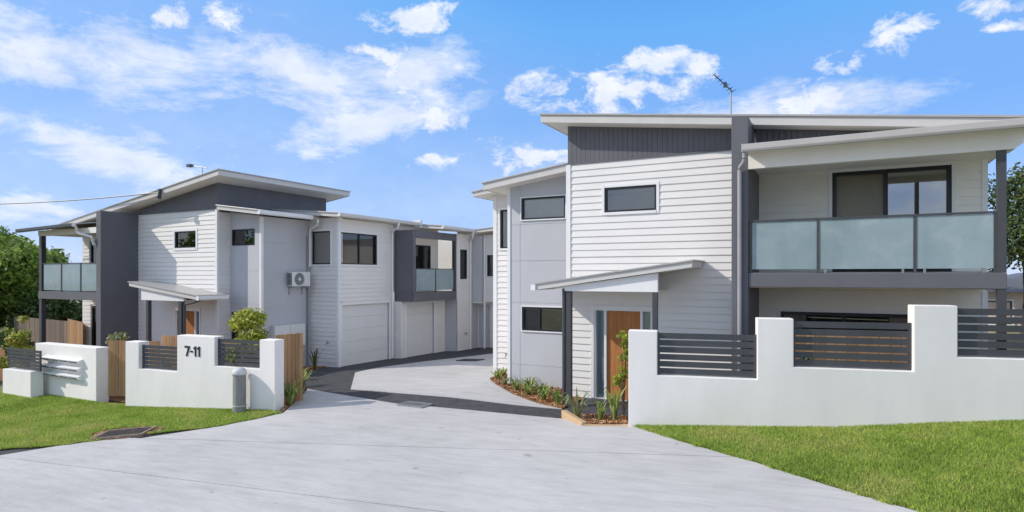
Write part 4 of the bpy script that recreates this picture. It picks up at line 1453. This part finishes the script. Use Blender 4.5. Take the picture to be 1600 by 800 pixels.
def tap(x, y, z, fr, label):
    t = thing('garden_tap', (x, y, z), label, 'tap')
    m = MB()
    m.tube([fr(0, 0, 0), fr(0, -.1, 0), fr(0, -.13, -.06)], .016, 8)
    build('spout', m, 'galv', t)
    build('handle', MB().tube([fr(-.035, -.07, .05), fr(.035, -.07, .05)], .012, 6).tube([fr(0, -.07, .0), fr(0, -.07, .05)], .01, 6), 'metal_dark', t)


tap(-16.45, 16.67, .42, lambda u, w, z: (-16.45 + u, 16.67 + w, .42 + z), 'small metal garden tap on the white wall left of the near garage')
tap(-8.6, 15.87, .55, lambda u, w, z: (-8.6 + u, 15.87 + w, .55 + z), 'small metal garden tap on the white weatherboards right of the drive')
tap(-14.97, 23.6, .25, lambda u, w, z: (-14.97 - w, 23.6 + u, .25 + z), 'small metal garden tap on the end wall beyond the far garage')


def grate(name, cx, cy, lx, ly, ang, label, surround, bar='grate_iron', lift=.018):
    z = ground(cx, cy) + .018
    t = thing(name, (cx, cy, z), label, 'drain')
    ca, sa_ = math.cos(ang), math.sin(ang)

    def fr(u, w, zz):
        x, y = cx + u * ca - w * sa_, cy + u * sa_ + w * ca
        return (x, y, ground(x, y) + lift + zz)
    e = .05
    build('frame', MB().box(-lx, lx, -ly, -ly + e, -.06, .012, fr).box(-lx, lx, ly - e, ly, -.06, .012, fr).box(-lx, -lx + e, -ly + e, ly - e, -.06, .012, fr).box(lx - e, lx, -ly + e, ly - e, -.06, .012, fr), surround, t)
    build('pit_floor', MB().box(-lx + e, lx - e, -ly + e, ly - e, -.058, -.045, fr), 'frame_black', t)
    k = int((lx - e) * 2 / .06)
    for i in range(k):
        a = -lx + e + (i + .25) * (2 * (lx - e) / k)
        build('bar', MB().box(a, a + .028, -ly + e, ly - e, -.04, .008, fr), bar, t)


grate('drain_grate', PIT[0] + .02, PIT[1] - .02, .52, .36, R(35), 'dark drain grate set in bare earth on the left lawn', 'grate_surround', 'grate_iron', .042)
grate('drain_grate', -8.88, 11.80, .42, .20, R(-8), 'small dark drain grate beside the asphalt strip across the drive', 'galv', 'galv')
grate('drain_grate', -12.0, 19.3, .45, .30, 0, 'dark drain grate in the shaded rear drive', 'grate_iron')
soil = [(PIT[0] + .85 * math.cos(t) * (1 + .12 * math.sin(3 * t)) * .82 - .52 * math.sin(t) * .57 - .05, PIT[1] + .5 * math.sin(t) * .82 + .85 * math.cos(t) * .57 + .05) for t in np.linspace(0, 2 * math.pi, 20)[:-1]]
tag(drape('bare_earth', soil, 0.02, 'earth', .3, .05), 'patch of bare brown earth around the lawn drain', None, None, 'structure')
chips(soil, 260, 'loose crumbs of earth round the lawn drain')

# aerials
an = thing('tv_antenna', (-2.36, 16.0, 6.2), 'grey television antenna on a thin pole above the right roof', 'antenna')
build('mast', MB().tube([(-2.36, 16, 5.9), (-2.36, 16, 7.55)], .018, 8), 'galv', an)
bmn = MB().tube([(-2.33, 16.05, 7.46), (-2.72, 15.75, 7.86)], .014, 6)
build('boom', bmn, 'metal_dark', an)
el_ = MB()
for k in range(7):
    t = k / 6
    p = Vector((-2.33, 16.05, 7.46)).lerp(Vector((-2.72, 15.75, 7.86)), t)
    q = Vector((.55, -.75, .0)).normalized() * (.17 - .012 * k)
    el_.tube([p - q, p + q], .008, 5)
build('elements', el_, 'metal_dark', an)
build('reflector', MB().box(-2.52, -2.44, 15.88, 15.97, 7.56, 7.66), 'metal_dark', an)
an2 = thing('tv_antenna', (-24.0, 17.0, 5.6), 'thin television antenna lying low above the left roof', 'antenna')
build('mast', MB().tube([(-24.05, 17, 5.3), (-24.05, 17, 7.5)], .014, 8), 'galv', an2)
build('boom', MB().tube([(-24.9, 17.0, 7.66), (-23.75, 17.0, 7.47)], .02, 6), 'galv', an2)
build('elements', MB().box(-25.0, -24.75, 16.9, 17.1, 7.60, 7.71), 'metal_dark', an2)

# overhead service line
cb = MB()
p0, p1 = Vector((-21.25, 13.30, 5.82)), Vector((-46.0, 12.2, 6.9))
pts = []
for k in range(25):
    t = k / 24
    p = p0.lerp(p1, t)
    p.z -= 1.0 * 4 * t * (1 - t) * .35
    pts.append(p)
cb.tube(pts, .022, 6)
cbo = thing('power_cable', tuple(p0), 'black overhead power cable running from the left roof edge', 'cable')
build('line', cb, 'metal_dark', cbo)
build('insulator', MB().tube([(-21.25, 13.36, 5.86), (-21.2, 13.30, 5.66)], .07, 10).box(-21.27, -21.17, 13.30, 13.38, 5.60, 5.95), 'metal_dark', cbo)

# utility pole over the road (seen in the balcony door)
up = thing('utility_pole', (3.3, -6.0, -.3), 'timber power pole mirrored in the balcony door glass', 'pole')
build('pole', MB().tube([(3.3, -6, -.8), (3.3, -6, 9.5)], [.11, .09], 12), 'bark', up)
build('crossarm', MB().box(2.2, 4.4, -6.22, -6.10, 8.7, 8.82), 'bark', up)
wires = MB()
for dx in (-1.0, .9):
    wires.tube([(3.3 + dx - 30, -6.16, 8.95), (3.3 + dx - 15, -6.16, 8.4), (3.3 + dx, -6.16, 8.86), (3.3 + dx + 15, -6.16, 8.4), (3.3 + dx + 30, -6.16, 8.95)], .015, 5)
build('wires', wires, 'metal_dark', up)


# ---------------------------------------------------------------- neighbour beyond
nb = thing('neighbouring_house', (6.8, 30, .3), 'small pinkish house with dark roof glimpsed behind the right house', 'house')
build('wall', MB().box(4.6, 12.0, 30, 37, -.5, 2.25), 'neighbour_wall', nb)
nr = build('roof', MB().hexa([(4.2, 29.5, 2.25), (12.4, 29.5, 2.25), (12.4, 37.5, 2.25), (4.2, 37.5, 2.25), (7, 32.5, 3.0), (9.6, 32.5, 3.0), (9.6, 34.5, 3.0), (7, 34.5, 3.0)]), 'cladding_dark', nb)
window(nb, FN(29.985), 5.0, 5.9, 1.0, 1.9, blind='blind_dark', trim=.08)


# ---------------------------------------------------------------- vegetation
def leaf_cloud(centers, radii, count, size, flat=0.6):
    """Quads spread through overlapping clumps, denser at the shells."""
    centers = np.array(centers, float); radii = np.array(radii, float)
    k = RNG.choice(len(centers), count, p=(radii ** 2) / (radii ** 2).sum())
    d = RNG.normal(0, 1, (count, 3)); d /= np.linalg.norm(d, axis=1)[:, None]
    r = radii[k] * RNG.uniform(0.25, 1.0, count) ** 0.5 * RNG.uniform(.85, 1.12, count)
    c = centers[k] + d * r[:, None] * np.array([1, 1, .8])
    nrm = d + RNG.normal(0, .7, (count, 3)) + np.array([0, 0, .4])
    nrm /= np.linalg.norm(nrm, axis=1)[:, None]
    a = np.cross(nrm, RNG.normal(0, 1, (count, 3))); a /= np.linalg.norm(a, axis=1)[:, None]
    b = np.cross(nrm, a)
    l = size * RNG.uniform(.6, 1.3, count)[:, None]
    w = l * flat * .5
    V = np.stack([c - a * l * .5, c + b * w - a * l * .05, c + a * l * .55 - nrm * l * .12, c - b * w - a * l * .05], 1)
    return V.reshape(-1, 3)


def crown_centres(base, r, h, n, seed):
    q = np.random.default_rng(seed)
    cs, rs = [], []
    for i in range(n):
        d = q.normal(0, 1, 3); d /= np.linalg.norm(d)
        f = q.uniform(.35, .95)
        cs.append((base[0] + d[0] * r * f, base[1] + d[1] * r * f, base[2] + h / 2 + d[2] * h / 2 * f))
        rs.append(r * q.uniform(.22, .40))
    return cs, rs


def leaf_part(name, V, mat, parent):
    o = tri_object(name, V - np.array(world_loc(parent)), 4, mat)
    o.parent = parent
    return o


def tree(base, r, z0, h, leaves, size, mat, label, clumps=14, trunk_r=.2, seed=1, group=None, name='tree'):
    t = thing(name, base, label, 'tree', group)
    cs, rs = crown_centres((base[0], base[1], z0), r, h, clumps, seed)
    mb = MB()
    mid = Vector((base[0], base[1], z0 + h * .35))
    b0 = Vector(base)
    mb.tube([b0 - Vector((0, 0, .3)), b0.lerp(mid, .5) + Vector((.1, .05, 0)), mid], [trunk_r, trunk_r * .8, trunk_r * .55], 10)
    build('trunk', mb, 'bark', t)
    for c in cs[:10]:
        c = Vector(c)
        st = b0.lerp(mid, random.uniform(.55, 1))
        build('limb', MB().tube([st, st.lerp(c, .5) + Vector((0, 0, .15 * r)), c], [trunk_r * .42, trunk_r * .25, trunk_r * .1], 6), 'bark', t)
    cr = leaf_part('crown', leaf_cloud(cs, rs, leaves, size), mat, t)
    return t


tree((-42.6, 17.0, -1.0), 4.2, -1.5, 7.8, 38000, .26, 'leaf_tree', 'big leafy green tree at far left behind the fence', 40, .3, 3)
tree((-39.0, 21.5, -1.0), 4.6, -1.3, 2.5, 20000, .24, 'leaf_dark', 'darker green tree behind the left balcony', 24, .25, 11)
tree((-57.0, 24, -1.0), 5.0, .0, 6.0, 16000, .34, 'leaf_tree', 'broad green tree filling the far left edge', 26, .3, 5)
tree((6.0, 28.6, .5), 3.0, 2.2, 5.1, 11500, .15, 'leaf_dark', 'dark sparse tree beside the right balcony post', 22, .16, 8)
tree((12.5, 33.0, .5), 4.2, 2.4, 5.4, 9000, .26, 'leaf_dark', 'dense dark tree behind the neighbouring house', 22, .22, 9)
tree((-2.5, -10.5, -.4), 3.2, 3.0, 4.2, 7000, .26, 'leaf_tree', 'leafy street tree mirrored in the balcony door glass', 16, .2, 14)
tree((-43.5, -3.0, -.8), 5.0, 1.0, 6.0, 8000, .34, 'leaf_tree', 'leafy street tree mirrored in the left windows', 18, .25, 15)


def shrub(base, h, r, leaves, size, mat, label, clumps=8, seed=1, group=None, stems=5, flat=.6, squash=1.0):
    t = thing('shrub', base, label, 'shrub', group)
    q = np.random.default_rng(seed)
    cs, rs = [], []
    for i in range(clumps):
        f = q.uniform(.25, 1.0)
        a = q.uniform(0, 2 * math.pi)
        rr = r * q.uniform(.1, .8) * (1.15 - .6 * f)
        cs.append((base[0] + rr * math.cos(a), base[1] + rr * math.sin(a), base[2] + h * f * .88))
        rs.append(r * q.uniform(.3, .5))
    mb = MB()
    for c in cs[:stems]:
        mb.tube([base, (base[0] * .5 + c[0] * .5, base[1] * .5 + c[1] * .5, base[2] + (c[2] - base[2]) * .6), c], [.02, .014, .006], 5)
    build('stems', mb, 'bark', t)
    leaf_part('foliage', leaf_cloud(cs, rs, leaves, size, flat), mat, t)
    return t


gz = lambda x, y: ground(x, y)
shrub((-13.75, 11.2, gz(-13.75, 11.2)), 2.62, .85, 4200, .10, 'leaf_gold', 'bushy golden green shrub rising above the right slat panel of the numbered wall', 16, 4)
shrub((-14.75, 11.0, gz(-14.75, 11)), 1.95, .45, 1000, .10, 'leaf_gold', 'lower golden shrub just left of the bushy golden one', 7, 6)
shrub((-19.6, 10.9, gz(-19.6, 10.9)), 2.05, .75, 700, .14, 'leaf_grey', 'loose grey green shrub showing over the letterbox wall', 10, 8)
shrub((-18.4, 12.2, gz(-18.4, 12.2)), 2.0, .35, 250, .12, 'leaf_gold', 'small yellow tipped shrub behind the timber gate', 5, 9)
shrub((-31.0, 13.2, -.9), 2.25, .65, 700, .13, 'leaf_gold', 'round yellow green shrub on a stem near the far left fence', 6, 10)
shrub((-28.0, 11.9, -.9), 1.75, 1.0, 1500, .13, 'leaf_green', 'wide dark green shrub behind the low left wall', 12, 12)
shrub((-26.2, 11.2, -.9), 1.9, .7, 600, .15, 'leaf_gold', 'feathery golden shrub beside the left balcony post', 7, 13)
shrub((-26.6, 9.9, -.9), 1.55, .75, 900, .13, 'leaf_gold', 'bright yellow shrub at the left picture edge', 9, 16)
shrub((-3.95, 12.35, gz(-3.95, 12.35)), 1.95, .36, 330, .11, 'leaf_gold', 'slim leafy shrub growing before the right timber door', 9, 17)
shrub((-.4, 12.65, gz(-.4, 12.65)), 1.2, .45, 500, .10, 'leaf_green', 'low green shrub behind the middle slat panel', 6, 18)
shrub((-2.75, 12.1, gz(-2.75, 12.1)), 1.35, .40, 500, .10, 'leaf_dark', 'low dark shrub behind the nearest slat panel of the right wall', 6, 19)


def strap_plant(base, h, n, label, group, mat='leaf_strap', wd=.022, spread=.55, stalks=0, seed=0):
    t = thing('strappy_plant', base, label, 'plant', group)
    q = np.random.default_rng(seed)
    V = []
    for i in range(n):
        a = q.uniform(0, 2 * math.pi)
        ln = h * q.uniform(.6, 1.2)
        out = spread * ln * q.uniform(.3, 1.2)
        d = np.array([math.cos(a), math.sin(a), 0]); s = np.array([-math.sin(a), math.cos(a), 0]) * wd
        o = np.array(base) + d * .03
        pts = [o, o + d * out * .3 + np.array([0, 0, ln * .55]), o + d * out * .75 + np.array([0, 0, ln * .85]), o + d * out * 1.2 + np.array([0, 0, ln * q.uniform(.55, .95)])]
        ws = [.7, 1.0, .7, .08]
        for k in range(3):
            V += [pts[k] - s * ws[k], pts[k] + s * ws[k], pts[k + 1] + s * ws[k + 1], pts[k + 1] - s * ws[k + 1]]
    leaf_part('leaves', np.array(V), mat, t)
    return t


PL = [
    (-4.60, 11.42, .52, 22, 'spiky pale green strappy plant at the timber edging corner', 'leaf_grey', .6),
    (-4.12, 11.40, .38, 10, 'thin low strappy plant in the middle of the edged mulch bed', 'leaf_strap', .5),
    (-3.84, 11.44, .66, 16, 'tall upright strappy plant against the right white wall end', 'leaf_strap', .3),
    (-5.60, 12.78, .42, 18, 'green strappy clump at the foot of the porch post', 'leaf_strap', .6),
    (-6.15, 13.15, .38, 22, 'green strappy clump next to the porch post clump', 'leaf_strap', .7),
    (-6.75, 13.55, .40, 26, 'fullest green strappy clump in the middle of the right bed', 'leaf_strap', .7),
    (-7.30, 13.95, .38, 20, 'grassy clump under the lower grey wall window', 'leaf_strap', .7),
    (-6.45, 13.75, .34, 26, 'yellow green clump against the lowest grey wall panel', 'leaf_strap', .8),
    (-7.05, 14.25, .36, 26, 'yellow green clump midway along the foot of the grey wall', 'leaf_strap', .8),
    (-7.85, 14.35, .30, 18, 'small grassy clump left of the lower grey wall window', 'leaf_grey', .6),
    (-8.45, 15.05, .34, 24, 'rounded grassy clump at the far tip of the right bed', 'leaf_strap', .8),
    (-8.55, 15.55, .30, 20, 'grassy clump hard against the right white weatherboards', 'leaf_strap', .8),
    (-12.25, 11.10, .62, 30, 'large strappy clump behind the end of the numbered wall', 'leaf_strap', .6),
    (-12.75, 11.75, .66, 30, 'tall strappy clump beside the paling fence end', 'leaf_strap', .5),
    (-13.25, 12.35, .58, 26, 'strappy clump where the asphalt strip meets the left bed', 'leaf_strap', .6),
    (-14.10, 13.15, .55, 24, 'strappy clump below the meter box', 'leaf_strap', .6),
    (-15.10, 14.10, .42, 18, 'small strappy clump along the shaded left bed', 'leaf_grey', .5),
    (-16.35, 15.9, .75, 14, 'slender upright plant before the white wall beside the near garage', 'leaf_green', .35),
]
for i, (x, y, h, n, lb_, mt, sp) in enumerate(PL):
    strap_plant((x, y, gz(x, y) + .02), h * (.8 if y > 12.5 and x > -10 else 1.0), int(n * 1.5), lb_, 'strappy plants in the mulch beds', mt, .019, sp * 1.2, 0, 40 + i)
